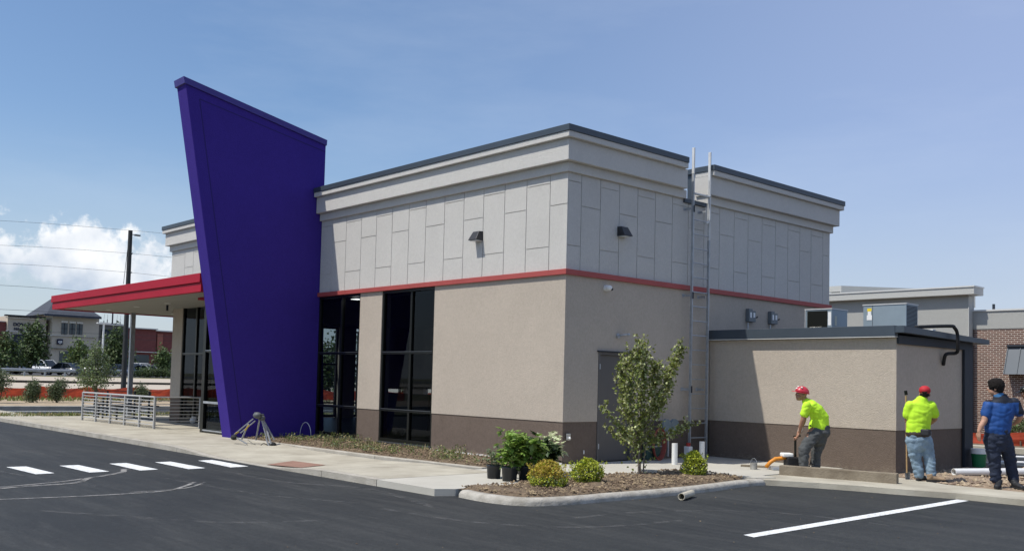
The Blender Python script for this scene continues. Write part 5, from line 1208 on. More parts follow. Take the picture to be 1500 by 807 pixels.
# --- worker with red cap, seen from behind
def worker_cap():
    base = GZ(1356, 705, -.02); base.z = -.012; D0 = depth(base); f = Fig(D0, base); p = f.p
    P = empty('person', base, 0, 'worker seen from behind in red baseball cap, yellow-green shirt and light jeans', 'person')
    body = MB(); hd = p(1354.5, 577, .02); face = FWH + RT * .45; upd = ZU + RT * .03
    loft(body, [(p(1346, 634), .155, .10), (p(1347, 615), .14, .095), (p(1348, 600), .165, .10), (p(1349, 592), .15, .08)], RT)
    neck(body, p(1350, 590), p(1353, 580)); Rh = head(body, hd, face, upd, 1.02)
    for s0, e0, w0 in (((1331, 594, 0), (1329, 616, .05), (1338, 622, .26)), ((1367, 594, 0), (1369.5, 613, .03), (1360, 622, .24))):
        loft(body, [(p(*s0), .052, .052), (p(*e0), .045, .045)], FWH, 12); loft(body, [(p(*e0), .045, .045), (p((e0[0] + w0[0]) / 2, (e0[1] + w0[1]) / 2, .14), .040, .038), (p(*w0), .027, .024)], RT, 12)
        hand(body, p(*w0), FWH + RT * (.5 if s0[0] < 1345 else -.5), ZU * -1, curl=.9)
    legs = [((1338, 640, 0), (1341, 670, .03), (1346, 699, .02)), ((1356, 640, 0), (1361, 670, -.02), (1364, 702, -.05))]
    for h_, k_, a_ in legs: loft(body, [(p(*h_), .085, .085), (p(*k_), .055, .055), (p(*a_), .036, .036)], RT, 12)
    fuse(body, 'body', M_skin, P, .0085, 2); eyes(P, hd, Rh, 1.02)
    sh = MB(); loft(sh, [(p(1345, 635), .205, .145), (p(1345.5, 618), .198, .14), (p(1347.5, 603), .215, .14), (p(1348.5, 593), .205, .115), (p(1350.5, 586.5), .11, .08)], RT)
    loft(sh, [(p(1333, 594, 0), .085, .085), (p(1329, 607, .03), .082, .08)], FWH, 14); loft(sh, [(p(1364, 594, 0), .085, .085), (p(1369, 606, .02), .085, .08)], FWH, 14)
    fuse(sh, 'shirt', M_hiviz, P, .011, 5, .006, 5)
    tr = MB(); loft(tr, [(p(1346, 634), .20, .14), (p(1346, 645), .205, .15), (p(1346.5, 651), .18, .13)], RT)
    loft(tr, [(p(1337, 645, 0), .12, .12), (p(1339, 658, .01), .108, .108), (p(1341.5, 672, .02), .094, .09), (p(1344, 684, .02), .084, .084), (p(1346.5, 695, .02), .078, .085)], RT)
    loft(tr, [(p(1355.5, 645, 0), .12, .12), (p(1358.5, 658, 0), .108, .108), (p(1361.5, 672, -.02), .094, .09), (p(1363, 685, -.04), .084, .084), (p(1364, 697.5, -.05), .078, .085)], RT)
    fuse(tr, 'jeans', M_jeans, P, .011, 4, .011, 6)
    m = MB(); c0 = p(1355.5, 632.5, -.155); m.box(c0.x - .09, c0.x + .08, c0.y - .05, c0.y + .05, c0.z - .06, c0.z + .05); m.build('tool_pouch', M_shoe, P, bevel=.02)
    m = MB(); loft(m, [(p(1345.5, 633.6, 0), .209, .152), (p(1345.5, 635.2, 0), .209, .152)], RT, 24); m.build('belt', mat('belt', (.05, .035, .025), .6), P)
    # cap
    m = MB(); m.ell(hd + Rh @ Vector((0, -.012, .062)), (.094, .112, .082), 20, 12, M=Rh); c_ = fuse(m, 'cap', M_redcap, P, .007, 2)
    m = MB(); 
    vs = [hd + Rh @ Vector((x, y, z)) for x, y, z in ((-.075, .07, .05), (-.05, .16, .035), (0, .18, .035), (.05, .16, .035), (.075, .07, .05))]
    m.add(vs + [v + Vector((0, 0, .008)) for v in vs], [(0, 1, 2, 3, 4), (9, 8, 7, 6, 5), (0, 5, 6, 1), (1, 6, 7, 2), (2, 7, 8, 3), (3, 8, 9, 4)]); m.build('brim', M_redcap, c_)
    m = MB(); m.ell(hd + Rh @ Vector((0, -.108, .028)), (.045, .012, .022), 14, 6, M=Rh); m.build('cap_opening', M_hair, c_)
    m = MB(); m.ell(hd + Rh @ Vector((0, -.04, -.012)), (.078, .072, .045), 16, 8, M=Rh); fuse(m, 'hair', M_hair, P, .008, 1)
    q = p(1346, 703, .0); q.z = .01; shoe(P, q, RT * .55 + FWH * .3, mat('grey_boot', (.14, .13, .12), .8, 0, .2, 14), .27)
    q = p(1363, 707, -.10); q.z = .01; shoe(P, q - RT * .02, RT + FWH * -.12, M_boot, .30)
    # shovel he leans on
    sv = empty('shovel', base + p(1329, 693, .2), 0, 'wooden-handled shovel held upright in front of the worker in the red cap', 'shovel')
    o_ = sv.location - base
    m = MB(); m.tube([p(1328.5, 692, .2) - o_, p(1327, 579, .25) - o_], .014, 8); m.build('shaft', mat('ash_handle', (.42, .27, .13), .6, 0, .15, 8), sv)
    m = MB(); m.tube([p(1327.6, 578, .25) - o_, p(1326.4, 572, .25) - o_], .028, 8); m.build('grip', M_black, sv)
    m = MB(); m.add([p(1325.5, 690, .2) - o_, p(1333.5, 690, .2) - o_, p(1333, 701, .22) - o_, p(1329.5, 704, .23) - o_, p(1326, 701, .22) - o_, p(1329.5, 690, .26) - o_, p(1329.5, 701, .27) - o_], [(0, 1, 5), (0, 5, 6, 4), (5, 1, 2, 6), (4, 6, 3), (6, 2, 3)]); m.build('blade', M_galv, sv)
worker_cap()

# --- man in blue polo
def man_blue():
    base = GZ(1469, 714, -.01); base.z = -.01; D0 = depth(base); f = Fig(D0, base); p = f.p
    P = empty('person', base, 0, 'dark-haired man in blue and navy polo shirt and navy trousers standing at the right', 'person')
    body = MB(); hd = p(1457.5, 568, .02); face = -RT * .9 + FWH * .55; upd = ZU - RT * .05
    loft(body, [(p(1462, 634), .165, .11), (p(1464, 612), .15, .10), (p(1467, 598), .17, .105), (p(1467, 590), .155, .085)], RT)
    neck(body, p(1465, 588), p(1460, 575), .058); Rh = head(body, hd, face, upd, 1.06)
    A = [((1446, 594, 0), (1442, 616, -.05), (1434, 632, -.08)), ((1488, 591, 0), (1494.5, 610, .0), (1485, 621, .18))]
    for i, (s0, e0, w0) in enumerate(A):
        loft(body, [(p(*s0), .056, .056), (p(*e0), .047, .047)], FWH, 12); loft(body, [(p(*e0), .047, .047), (p((e0[0] + w0[0]) / 2 - (1 if i == 0 else -2), (e0[1] + w0[1]) / 2, (e0[2] + w0[2]) / 2), .044, .041), (p(*w0), .030, .026)], RT, 12)
    hand(body, p(1434, 632, -.08), p(1433.5, 645, -.08) - p(1434, 632, -.08), RT * .9 + FWH * .4, curl=.45)
    hand(body, p(1485, 621, .18), FWH * .6 - RT * .8, -ZU, curl=.7)
    legs = [((1453, 640, 0), (1457, 672, 0), (1458, 706, .0)), ((1471, 640, 0), (1479, 672, .04), (1485, 708, .03))]
    for h_, k_, a_ in legs: loft(body, [(p(*h_), .088, .088), (p(*k_), .057, .057), (p(*a_), .037, .037)], RT, 12)
    fuse(body, 'body', M_skin2, P, .0085, 2); eyes(P, hd, Rh, 1.06)
    hairshell(P, hd, Rh, M_hair, s_=1.06, puff=.026)
    sh = MB(); loft(sh, [(p(1461, 629), .205, .155), (p(1462.5, 616), .205, .15), (p(1466, 602), .225, .15), (p(1467, 591), .215, .125), (p(1465.5, 583), .125, .09)], RT)
    loft(sh, [(p(1448, 594, 0), .090, .09), (p(1444.5, 606, -.02), .088, .085)], FWH, 14); loft(sh, [(p(1486, 590, 0), .090, .09), (p(1491.5, 603, .0), .088, .085)], FWH, 14)
    zy = p(1466, 588.5).z; xr = p(1492, 596)
    def sel(c_):
        lat = c_.dot(RT) - p(1466, 600).dot(RT); return 1 if (c_.z > zy + .04 * abs(lat) * 2 - .02 or lat > .245) and c_.z > p(1466, 606).z else 0
    fuse(sh, 'polo_shirt', None, P, .011, 5, .007, 5, mats=[M_bshirt, M_bshirtd], sel=sel)
    m = MB(); loft(m, [(p(1462.5, 578.5, .0), .080, .074), (p(1464.5, 583, .0), .105, .092)], RT, 18); fuse(m, 'collar', mat('collar_blue', (.05, .17, .36), .8), P, .009, 2)
    tr = MB(); loft(tr, [(p(1461, 628), .19, .14), (p(1461.5, 642), .20, .15), (p(1462, 650), .18, .13)], RT)
    loft(tr, [(p(1452, 643, 0), .12, .12), (p(1454.5, 658, 0), .112, .11), (p(1457, 674, 0), .098, .095), (p(1458, 690, 0), .088, .085), (p(1458.5, 701, 0), .080, .085)], RT)
    loft(tr, [(p(1471, 643, 0), .12, .12), (p(1475.5, 658, .02), .11, .11), (p(1479.5, 674, .04), .096, .095), (p(1482.5, 690, .04), .086, .085), (p(1485, 702, .03), .080, .085)], RT)
    fuse(tr, 'trousers', M_navy, P, .011, 3, .012, 7)
    q = p(1459, 711, -.03); q.z = .01; shoe(P, q + RT * .05, -RT * .5 - FWH * .7, M_shoe, .29); q = p(1485, 711, -.03); q.z = .01; shoe(P, q, RT * .1 - FWH * .9, M_shoe, .29)
man_blue()

# --- fourth man, only his capped head in the frame
def man_edge():
    base = AT(1519, 700, 19.0); base.z = -.01; D0 = depth(base); f = Fig(D0, base); p = f.p
    P = empty('person', base, 0, 'man in dark cap leaning in at the right edge behind the man in blue', 'person')
    hd = p(1503, 575); body = MB(); face = -RT + FWH * .1; upd = ZU - RT * .25
    loft(body, [(p(1524, 628), .15, .11), (p(1521, 608), .14, .1), (p(1515, 592), .16, .1)], FWH); neck(body, p(1513, 590), p(1506, 580)); Rh = head(body, hd, face, upd)
    for o_ in (-.17, .17):
        loft(body, [(p(1515, 594, o_), .05, .05), (p(1516, 612, o_), .043, .043)], RT, 12); loft(body, [(p(1516, 612, o_), .04, .04), (p(1513, 628, o_), .027, .024)], RT, 12); hand(body, p(1513, 628, o_), -ZU, -RT)
        loft(body, [(p(1524, 630, o_ * .5), .09, .09), (p(1522, 660, o_ * .5), .06, .06), (p(1524, 692, o_ * .5), .04, .04)], RT, 12)
    fuse(body, 'body', M_skin, P, .01, 2); eyes(P, hd, Rh)
    m = MB(); loft(m, [(p(1524, 628), .18, .14), (p(1521, 608), .18, .13), (p(1516, 594), .20, .12)], FWH)
    for o_ in (-.17, .17): loft(m, [(p(1516, 595, o_), .075, .075), (p(1516, 606, o_), .07, .07)], RT, 12)
    fuse(m, 'shirt', M_hiviz, P, .014, 4)
    m = MB(); loft(m, [(p(1524, 626), .17, .14), (p(1524, 640), .16, .13)], FWH)
    for o_ in (-.09, .09): loft(m, [(p(1524, 640, o_), .11, .11), (p(1522, 662, o_), .09, .09), (p(1524, 697, o_), .08, .08)], RT, 12)
    fuse(m, 'trousers', M_gpants, P, .014, 4)
    m = MB(); m.ell(hd + Rh @ Vector((0, -.01, .06)), (.094, .112, .075), 20, 12, M=Rh); m.ell(hd + Rh @ Vector((0, .13, .045)), (.06, .07, .012), 16, 6, M=Rh); fuse(m, 'cap', M_black, P, .009, 1)
    for o_ in (-.09, .09): q = p(1524, 700, o_); q.z = 0; shoe(P, q, -RT, M_shoe)
man_edge()

# ================================================================== RIGHT BACKGROUND
GYb = 22.5
N1 = empty('grey_building', (-4.5, GYb, 0), 0, 'plain grey rendered building with deep overhanging parapet behind the annex', 'building')
def NL(x): return x + 4.5
M_gw = stucco('stucco_neighbour', (.40, .40, .375), .05); M_gw2 = stucco('stucco_neighbour_trim', (.50, .50, .47), .04)
m = MB(); m.box(NL(-14), NL(-1.93), 0, .5, 4.2, 4.98); m.box(NL(-14), NL(-1.93), 0, 8, -.1, 4.199); m.build('wall', M_gw, N1)
m = MB(); m.box(NL(-14), NL(-1.62), -.27, .55, 4.98, 5.24); m.build('parapet', M_gw2, N1, bevel=.01)
m = MB(); m.box(NL(-14), NL(-1.60), -.30, .58, 5.24, 5.29); m.build('parapet_cap', mat('pale_cap', (.6, .6, .58), .5), N1)
m = MB(); m.box(NL(-9.2), NL(-8.55), 3.0, 3.5, 5.7, 5.95); m.box(NL(-9.0), NL(-8.55), 3.1, 4, 5.2, 5.7); m.prism([(NL(-8.55), 3.0), (NL(-8.5), 3.0), (NL(-4.9), 8.0), (NL(-8.55), 8.0)], 5.2, 5.95); m.build('roof_screen', M_gw2, N1)
m = MB(); m.box(NL(-1.93), NL(-1.90), -.02, .3, 0, 4.95); m.build('corner_bead', M_gw2, N1)
N2 = empty('brick_building', (2, GYb + .35, 0), 0, 'brown brick shop building with grey parapet and dark metal awning at the right edge', 'building')
def brickmat():
    m = bpy.data.materials.new('brick'); m.use_nodes = True; nt = m.node_tree; N = nt.nodes; L = nt.links; b = N['Principled BSDF']; b.inputs['Roughness'].default_value = .9
    tc = N.new('ShaderNodeTexCoord'); mp = N.new('ShaderNodeMapping'); mp.inputs['Rotation'].default_value = (pi / 2, 0, 0); L.new(tc.outputs['Object'], mp.inputs[0])
    br_ = N.new('ShaderNodeTexBrick'); L.new(mp.outputs[0], br_.inputs[0]); br_.inputs['Scale'].default_value = 1.0
    br_.inputs['Brick Width'].default_value = .20; br_.inputs['Row Height'].default_value = .068; br_.inputs['Mortar Size'].default_value = .011; br_.inputs['Bias'].default_value = -.2
    br_.inputs['Color1'].default_value = (.095, .040, .028, 1); br_.inputs['Color2'].default_value = (.18, .088, .062, 1); br_.inputs['Mortar'].default_value = (.44, .38, .32, 1)
    L.new(br_.outputs['Color'], b.inputs['Base Color']); return m
M_brick = brickmat()
m = MB(); m.box(-3.89, -2.15, 0, 6, -.1, 3.76); m.box(-2.15, 6, 0, 6, -.1, .72); m.box(-2.15, 6, 0, 6, 2.6, 3.76); m.box(.5, 6, .0, 6, .72, 2.6); m.build('wall', M_brick, N2)
m = MB(); m.box(-3.92, 6, -.02, 6, 3.77, 4.40); m.build('parapet', M_gw, N2)
m = MB(); m.box(-3.94, 6, -.06, 6.1, 4.40, 4.46); m.build('parapet_cap', mat('pale_cap', (.6, .6, .58), .5), N2)
aw = empty('awning'); aw.parent = N2
m = MB(); m.add([(-2.7, -.42, 2.16), (6, -.42, 2.16), (6, -.02, 3.12), (-2.7, -.02, 3.12), (-2.7, -.02, 2.16), (6, -.02, 2.16)], [(0, 1, 2, 3), (0, 3, 4), (1, 5, 2), (0, 4, 5, 1)]); m.build('awning_panel', M_slate, aw)
m = MB()
for k_ in range(20): x = -2.7 + k_ * .42; m.bar((x, -.43, 2.16), (x, -.03, 3.13), .03, .03)
m.build('standing_seams', M_slate, aw); m = MB(); m.box(-2.72, 6, -.1, -.0, 3.12, 3.2); m.build('awning_flashing', M_slate_d, aw)
w = empty('window'); w.parent = N2
m = MB(); m.add([(-2.15, .12, .72), (.5, .12, .72), (.5, .12, 2.6), (-2.15, .12, 2.6)], [(0, 1, 2, 3)]); m.build('window_glass', mat('neighbour_glass', (.10, .12, .12), .12, 0, .3, 1.2, spec=.6), w)
m = MB(); m.box(-2.17, -2.09, -.02, .1, .72, 2.6); m.box(-2.09, .5, -.01, .1, 1.38, 1.44); m.box(-2.09, .5, -.01, .1, .70, .76); m.box(-.9, -.83, -.01, .1, .76, 2.6); m.build('window_frame', M_white, w)
m = MB(); m.box(-2.05, -.95, .09, .115, .78, 1.36); m.build('poster', mat('pale_poster', (.6, .6, .57), .8, 0, .1, 4), w)
m = MB(); m.tube([(-3.5, .8, 4.46), (-3.5, .8, 4.72)], .05, 8); m.build('vent_stack', M_slate_d, N2)
# ground between
MB().box(-3.5, 40, 8.6, 9.0, -.16, .02).build('kerb', M_conc, kind='structure')
MB().box(-10, 40, 14.6, 15.2, -.16, .04).build('kerb', M_conc, kind='structure')
MB().box(-10, 40, 15.2, 22.4, -.16, -.01).build('planting_bed', M_soil, kind='structure')
MB().box(-10, 40, 19.6, 19.9, -.1, .06).build('kerb', M_conc, kind='structure')
def plantlet(loc, w, h, mats, name, label, cat, grp=None, n=700, sz=.06, stem=True, mix=.3, lob=4):
    o = empty(name, loc, random.random() * 6, label, cat, grp); lv = MB(); st = MB()
    cs = []
    for i in range(lob):
        a = random.random() * 6.28; r = random.random() * w * .45; cs.append(((cos(a) * r, sin(a) * r, h * random.uniform(.4, .75)), (w * .6, w * .6, h * .34)))
        st.tube([(0, 0, 0), (cos(a) * r * .5, sin(a) * r * .5, h * .3), (cos(a) * r, sin(a) * r, h * .6)], [.02 * h, .014 * h, .008 * h], 5)
    crown(lv, cs, n / lob / max(.02, (w * .6 * w * .6 * h * .34) ** .5), sz, mix=mix); st.build('trunk' if name.endswith('tree') else 'stems', M_bark, o, smooth=True); lv.build('crown' if name.endswith('tree') else 'foliage', mats, o); return o
plantlet((-1.1, 17.6, 0), .7, 1.25, [M_leafd, mat('flower_red', (.35, .03, .04), .6, 0, island=.4)], 'flower_bush', 'dark bush with small red and white flowers right of the annex corner', 'bush', n=900, sz=.07, mix=.35)
plantlet((.5, 21.0, 0), .8, .75, [M_leafm, M_leafd], 'shrub', 'low green shrub under the neighbour window at the right edge', 'shrub', n=700, sz=.07)
plantlet((1.9, 21.0, 0), .8, .7, [M_leafm, M_leafd], 'shrub', 'low green shrub beyond the right end of the orange fence', 'shrub', n=500, sz=.07)

# orange safety fence: a sagging net between stakes
def orange_fence(p0, p1, h, label, n=60, z0=0.0, sag=.15, step=2.4):
    o = empty('safety_fence', p0, 0, label, 'fence', 'orange plastic safety fencing'); d = Vector(p1) - Vector(p0); L_ = d.length; dn = d.normalized(); s_ = Vector((-dn.y, dn.x, 0))
    m = MB(); rows = 7
    for i in range(n + 1):
        t_ = i / n * L_; ph = (t_ % step) / step; top = h * (1 - sag * sin(pi * ph)) * (1 + .10 * noise.noise(Vector((t_ * .8, 1, 0)))); 
        for j in range(rows):
            z_ = top * j / (rows - 1); m.v.append(tuple(dn * t_ + s_ * (.10 * noise.noise(Vector((t_ * 1.5, z_ * 4, 3)))) + Vector((0, 0, z_))))
    for i in range(n):
        for j in range(rows - 1): q = i * rows + j; m.f.append((q, q + rows, q + rows + 1, q + 1)); m.mi.append(0)
    m.build('net', M_orange, o)
    k_ = 0
    while k_ * step <= L_:
        q = dn * (k_ * step); m = MB(); m.box(q.x - .02, q.x + .02, q.y - .02, q.y + .02, -.1, h * 1.1); m.build('stake', M_bark, o); k_ += 1
orange_fence((-.6, 17.0, -.02), (16, 17.0, -.02), .42, 'low orange safety fence in front of the brick building at the right', 60, sag=.25)
orange_fence((-41.0, -26, -.2), (-41.0, 34, -.2), .85, 'long low orange safety fence along the road at the left', 200)

# ================================================================== LEFT BACKGROUND
def far_tree(px, py, X, h, w, mats, label, n=900, sz=.36, name='tree', grp='trees in the parking strip across the road', z=None, lob=7, th=.22):
    q = GX(px, 540, X); z = tz(X) if z is None else z; o = empty(name, (X, q.y, z), random.random() * 6, label, 'tree', grp)
    st = MB(); lv = MB(); st.tube([(0, 0, -.1), (.02 * h, 0, h * .3), (0, .01 * h, h * .8)], [h * .022, h * .017, h * .006], 7); cs = []
    for i in range(lob):
        a = i * 2.4 + random.random(); zz = th + (1 - th) * (i + .5) / lob; rr = w * .5 * (1 - .75 * max(0, zz - .45) / .55); r = rr * random.uniform(.25, .7)
        c_ = (cos(a) * r, sin(a) * r, h * zz); cs.append((c_, (rr * .75, rr * .75, h * .13))); st.tube([(0, 0, h * max(.15, zz - .25)), c_], [h * .01, h * .004], 5)
    cs.append(((0, 0, h * .55), (w * .33, w * .33, h * .34)))
    crown(lv, cs, n / lob / max(.05, (w * .35 * w * .35 * h * .13) ** .5), sz, mix=.35); st.build('trunk', M_bark, o, smooth=True); lv.build('crown', mats, o); return o
XT = -104
far_tree(6, 0, XT, 4.4, 3.6, [M_leafd, M_leafm], 'dark tree at the left edge before the nail salon', 900)
far_tree(46, 0, XT - 2, 5.9, 3.2, [M_leafd, M_leafm], 'tall dark conical tree in front of the nail salon sign', 1600)
far_tree(113, 0, XT - 3, 4.2, 2.6, [M_leafm, mat('leaf_light', (.13, .17, .045), .6, 0, island=.4, trans=.2)], 'small light green tree before the tower building', 700)
far_tree(168, 0, XT - 4, 5.8, 3.6, [M_leafd, M_leafm], 'dark bushy tree between the tower building and the dark pole', 1600)
far_tree(240, 0, XT - 3, 3.6, 2.4, [M_leafm, M_leafd], 'small slim tree before the red brick shop', 700)
far_tree(143, 0, -36, 2.85, 1.95, [M_leafg, mat('leaf_bright', (.16, .22, .07), .6, 0, island=.4, trans=.25)], 'young leafy tree planted beyond the railing', 2200, .10, z=-.1, grp='young plants in the roadside bed', th=.3)
for px, X, h, w, lb in [(51, -35, 1.0, .42, 'grey-green bush left of the railing, nearer the left edge'), (85, -35, 1.05, .52, 'fuller grey-green bush just left of the railing'), (211, -36, .85, .55, 'grey-green bush behind the railing near the pillar'), (0, -34, 1.35, .7, 'taller bush cut off by the left edge of the frame')]:
    q = GX(px, 540, X); plantlet((X, q.y, -.1), w, h * 1.1, [M_leafg, M_leafd], 'roadside_bush', lb, 'bush', 'young plants in the roadside bed', 1900, .07, lob=5)
blades('weeds', lambda x, y: True, (-41, -37, -20, 18), 3800, .06, .22, [M_weed, M_dry, M_weed], -.02, .03, .05, 'tall weeds along the foot of the orange roadside fence')
# hedge by red shop
for px, w in ((205, 2.6), (217, 2.0), (229, 1.5), (240, 2.2)):
    q = GX(px, 540, -99); plantlet((-99, q.y, .85), w * .5, 1.1, [M_leafd, M_leafm], 'hedge_bush', 'dark clipped bush by the road, %s' % {205: 'directly right of the canopy column', 217: 'second right of the canopy column', 229: 'third right of the canopy column', 240: 'nearest the tan pillar'}[px], 'bush', 'clipped bushes across the road', 500, .16, lob=4)

for i, (px, X, h, w) in enumerate(((478, -46, 3.9, 2.6), (500, -60, 6, 4.5), (556, -60, 6.5, 5), (590, -64, 5.5, 5), (618, -60, 6.2, 5))):
    far_tree(px, 0, X, h, w, [M_leafd, M_leafm], ['slim tree seen through the first window left of the tan pier', 'broad tree beyond the restaurant, second from the fin', 'broad tree beyond the restaurant behind the tan pier', 'tree beyond the restaurant seen through the second window', 'rightmost tree beyond the restaurant seen through the second window'][i], 700, .32, grp='trees beyond the restaurant', z=-.2)
# guard rail
Gr = empty('guard_rail', (-95.5, GX(-60, 540, -95.5).y, .8), 0, 'galvanised steel guard rail along the far side of the road', 'guard rail')
L_ = GX(116, 540, -95.5).y - Gr.location.y
m = MB(); prf = [(0, .45), (.06, .52), (0, .60), (.06, .68), (0, .78)]
m.add([(x, y, z) for y in (0, L_) for x, z in prf], [(i, i + 1, 6 + i, 5 + i) for i in range(4)]); m.build('beam', M_galv, Gr)
k_ = 0
while k_ * 2.0 < L_: m = MB(); m.box(-.14, -.02, k_ * 2.0, k_ * 2.0 + .14, -.1, .74); m.build('post', M_galv, Gr); k_ += 1
m = MB(); m.box(-.1, .1, L_ - .3, L_ + .35, .3, .85); m.build('end_terminal', M_slate, Gr)

# cars
def car(px, X, yaw, col, suv, label, z=None):
    q = GX(px, 540, X); o = empty('parked_car', (X, q.y, tz(X) + .03), radians(yaw), label, 'car', 'cars parked across the road')
    L2, W2_, H = (2.35, .93, 1.72) if suv else (2.3, .9, 1.45); body = mat('car_paint_%s' % col[0], col[1], .3, .2, spec=.6, coat=.6)
    bl = 1.0 if suv else .86       # belt height
    sect = [(-L2, .45, bl * .80, .80), (-L2 + .12, .32, bl * .95, .93), (-L2 * .6, .24, bl, 1), (0, .22, bl, 1), (L2 * .5, .24, bl * .98, 1), (L2 * .85, .28, bl * .86, .95), (L2, .40, bl * .70, .82)]
    m = MB(); n = 8
    for x, z0, z1, ws in sect:
        w_ = W2_ * ws; m.v += [(x, -w_ * .96, z0), (x, -w_, (z0 + z1) / 2), (x, -w_ * .94, z1 - .03), (x, -w_ * .8, z1), (x, w_ * .8, z1), (x, w_ * .94, z1 - .03), (x, w_, (z0 + z1) / 2), (x, w_ * .96, z0)]
    for i in range(len(sect) - 1):
        for k2 in range(n): m.f.append((i * n + k2, i * n + (k2 + 1) % n, (i + 1) * n + (k2 + 1) % n, (i + 1) * n + k2)); m.mi.append(0)
    m.f += [tuple(reversed(range(n))), tuple((len(sect) - 1) * n + k2 for k2 in range(n))]; m.mi += [0, 0]
    m.build('body', body, o, smooth=True)
    gx = [(-L2 * .93, bl - .02), (-L2 * .80, H * .97), (L2 * .18, H), (L2 * .58, bl - .02)] if suv else [(-L2 * .80, bl - .02), (-L2 * .45, H * .97), (L2 * .12, H), (L2 * .52, bl - .02)]
    m = MB()
    for s_, z_off in ((-1, 0), (1, 0)):
        for (x, z_) in gx: m.v.append((x, s_ * W2_ * (.92 if z_ < bl + .1 else .74), z_))
    m.f += [(0, 1, 2, 3), (7, 6, 5, 4), (0, 4, 5, 1), (2, 6, 7, 3)]; m.mi += [0] * 4; m.build('windows', M_cglass, o)
    m = MB(); m.add([(gx[1][0] - .05, -W2_ * .76, gx[1][1] - .04), (gx[2][0] + .05, -W2_ * .76, gx[2][1] - .04), (gx[2][0] + .05, W2_ * .76, gx[2][1] - .04), (gx[1][0] - .05, W2_ * .76, gx[1][1] - .04),
        (gx[1][0] + .05, -W2_ * .66, gx[1][1] + .04), (gx[2][0] - .08, -W2_ * .66, gx[2][1] + .04), (gx[2][0] - .08, W2_ * .66, gx[2][1] + .04), (gx[1][0] + .05, W2_ * .66, gx[1][1] + .04)],
        [(0, 3, 2, 1), (4, 5, 6, 7), (0, 1, 5, 4), (1, 2, 6, 5), (2, 3, 7, 6), (3, 0, 4, 7)])
    for s_ in (-1, 1):
        for (a, b) in ((0, 1), (2, 3)): m.bar((gx[a][0], s_ * W2_ * (.93 if a in (0, 3) else .75), gx[a][1]), (gx[b][0], s_ * W2_ * (.75 if b in (1, 2) else .93), gx[b][1]), .08)
        xm = (gx[0][0] + gx[3][0]) / 2; m.bar((xm, s_ * W2_ * .93, bl), (xm, s_ * W2_ * .75, H - .02), .08)
    m.build('roof', body, o)
    for x in (-L2 * .62, L2 * .62):
        for s_ in (-1, 1):
            wv = MB(); wv.tube([(x, s_ * W2_ * .78, .34), (x, s_ * W2_ * 1.01, .34)], .34, 16); wo = wv.build('wheel', M_rubber, o); wv = MB(); wv.tube([(x, s_ * W2_ * 1.005, .34), (x, s_ * W2_ * 1.03, .34)], .2, 12); wv.build('rim', M_galv, wo)
    for s_ in (-1, 1):
        m = MB(); m.box(L2 * .93, L2 * 1.0, s_ * W2_ * .5, s_ * W2_ * .82, bl * .62, bl * .76); m.build('headlight', mat('headlamp', (.7, .7, .7), .2), o)
        m = MB(); m.box(-L2 * 1.005, -L2 * .93, s_ * W2_ * .55, s_ * W2_ * .84, bl * .66, bl * .86); m.build('taillight', mat('taillamp', (.3, .02, .02), .3), o)
XC = -107
WH = ('white', (.72, .72, .70)); GYc = ('grey', (.09, .10, .12)); SV = ('silver', (.38, .40, .42)); DK = ('black', (.02, .022, .026)); BL = ('blue', (.06, .09, .15))
car(66, XC - 3, 20, WH, True, 'white suv parked left of the dark grey sedan')
car(95, XC + 2, -150, GYc, False, 'dark grey sedan parked beside the white suv')
car(131, XC - 2, 30, WH, True, 'white car half hidden behind the young roadside tree')
car(2, XC, 25, DK, False, 'black car at the left edge under the dark tree')
car(24, XC - 5, 25, DK, False, 'black car under the tall conical tree')
car(196, XC - 4, 200, WH, True, 'white suv right behind the canopy column')
car(210, XC, 205, SV, False, 'silver pickup-like car before the red shop window')
car(174, XC, 205, BL, False, 'blue-grey car left of the dark pole')
car(236, XC - 2, 200, BL, True, 'blue-grey suv parked before the red brick shop near the tan pillar')
car(252, XC - 4, 200, DK, False, 'dark car parked behind the tan pillar')
# far shops; every facade lies on a plane X = const, seen at a slant
XB = -136
def yb(px): return GX(px, 500, XB).y
def zb(px, py): return GX(px, py, XB).z
M_be = stucco('stucco_beige', (.50, .45, .36), .06); M_bel = mat('pale_trim', (.70, .68, .62), .8, 0, .05, 1); M_rb = mat('red_brick_far', (.19, .06, .052), .9, 0, .15, 2)
M_nav = mat('navy_awning', (.018, .024, .045), .7); M_sh = mat('roof_shingle', (.050, .058, .075), .85, 0, .15, 1.5)
M_dwin = mat('far_window', (.03, .05, .06), .15, 0, .3, .6, spec=.6)
def shop(name, px0, px1, ptop, label, wallm, depth_=18, x=XB):
    y0, y1 = yb(px0), yb(px1); z1 = zb((px0 + px1) / 2, ptop); o = empty(name, (x, (y0 + y1) / 2, .9), 0, label, 'building', 'shops across the road'); w2 = (y1 - y0) / 2
    m = MB(); m.box(-depth_, 0, -w2, w2, -.2, z1 - .9); m.build('wall', wallm, o); return o, w2, z1 - .9
def L(o, px, py, dx=0): v = GX(px, py, o.location.x + dx); return v.y - o.location.y, v.z - o.location.z
def fbox(o, px0, px1, py0, py1, d0, d1, nm, mtl, par=None):
    y0, za = L(o, px0, py0); y1, zb_ = L(o, px1, py1); m = MB(); m.box(d0, d1, y0, y1, za, zb_); return m.build(nm, mtl, par or o)
o1, w_, h_ = shop('shop_building', -90, 7.5, 468, 'dark brick shop wing at the left edge across the road', M_rb); fbox(o1, -90, 8, 466, 470.5, 0, .3, 'cornice', M_bel)
o2, w_, h_ = shop('shop_building', 8, 64.5, 464, 'beige nail salon shop with dark lettering above a navy entrance across the road', M_be, x=XB + .6)
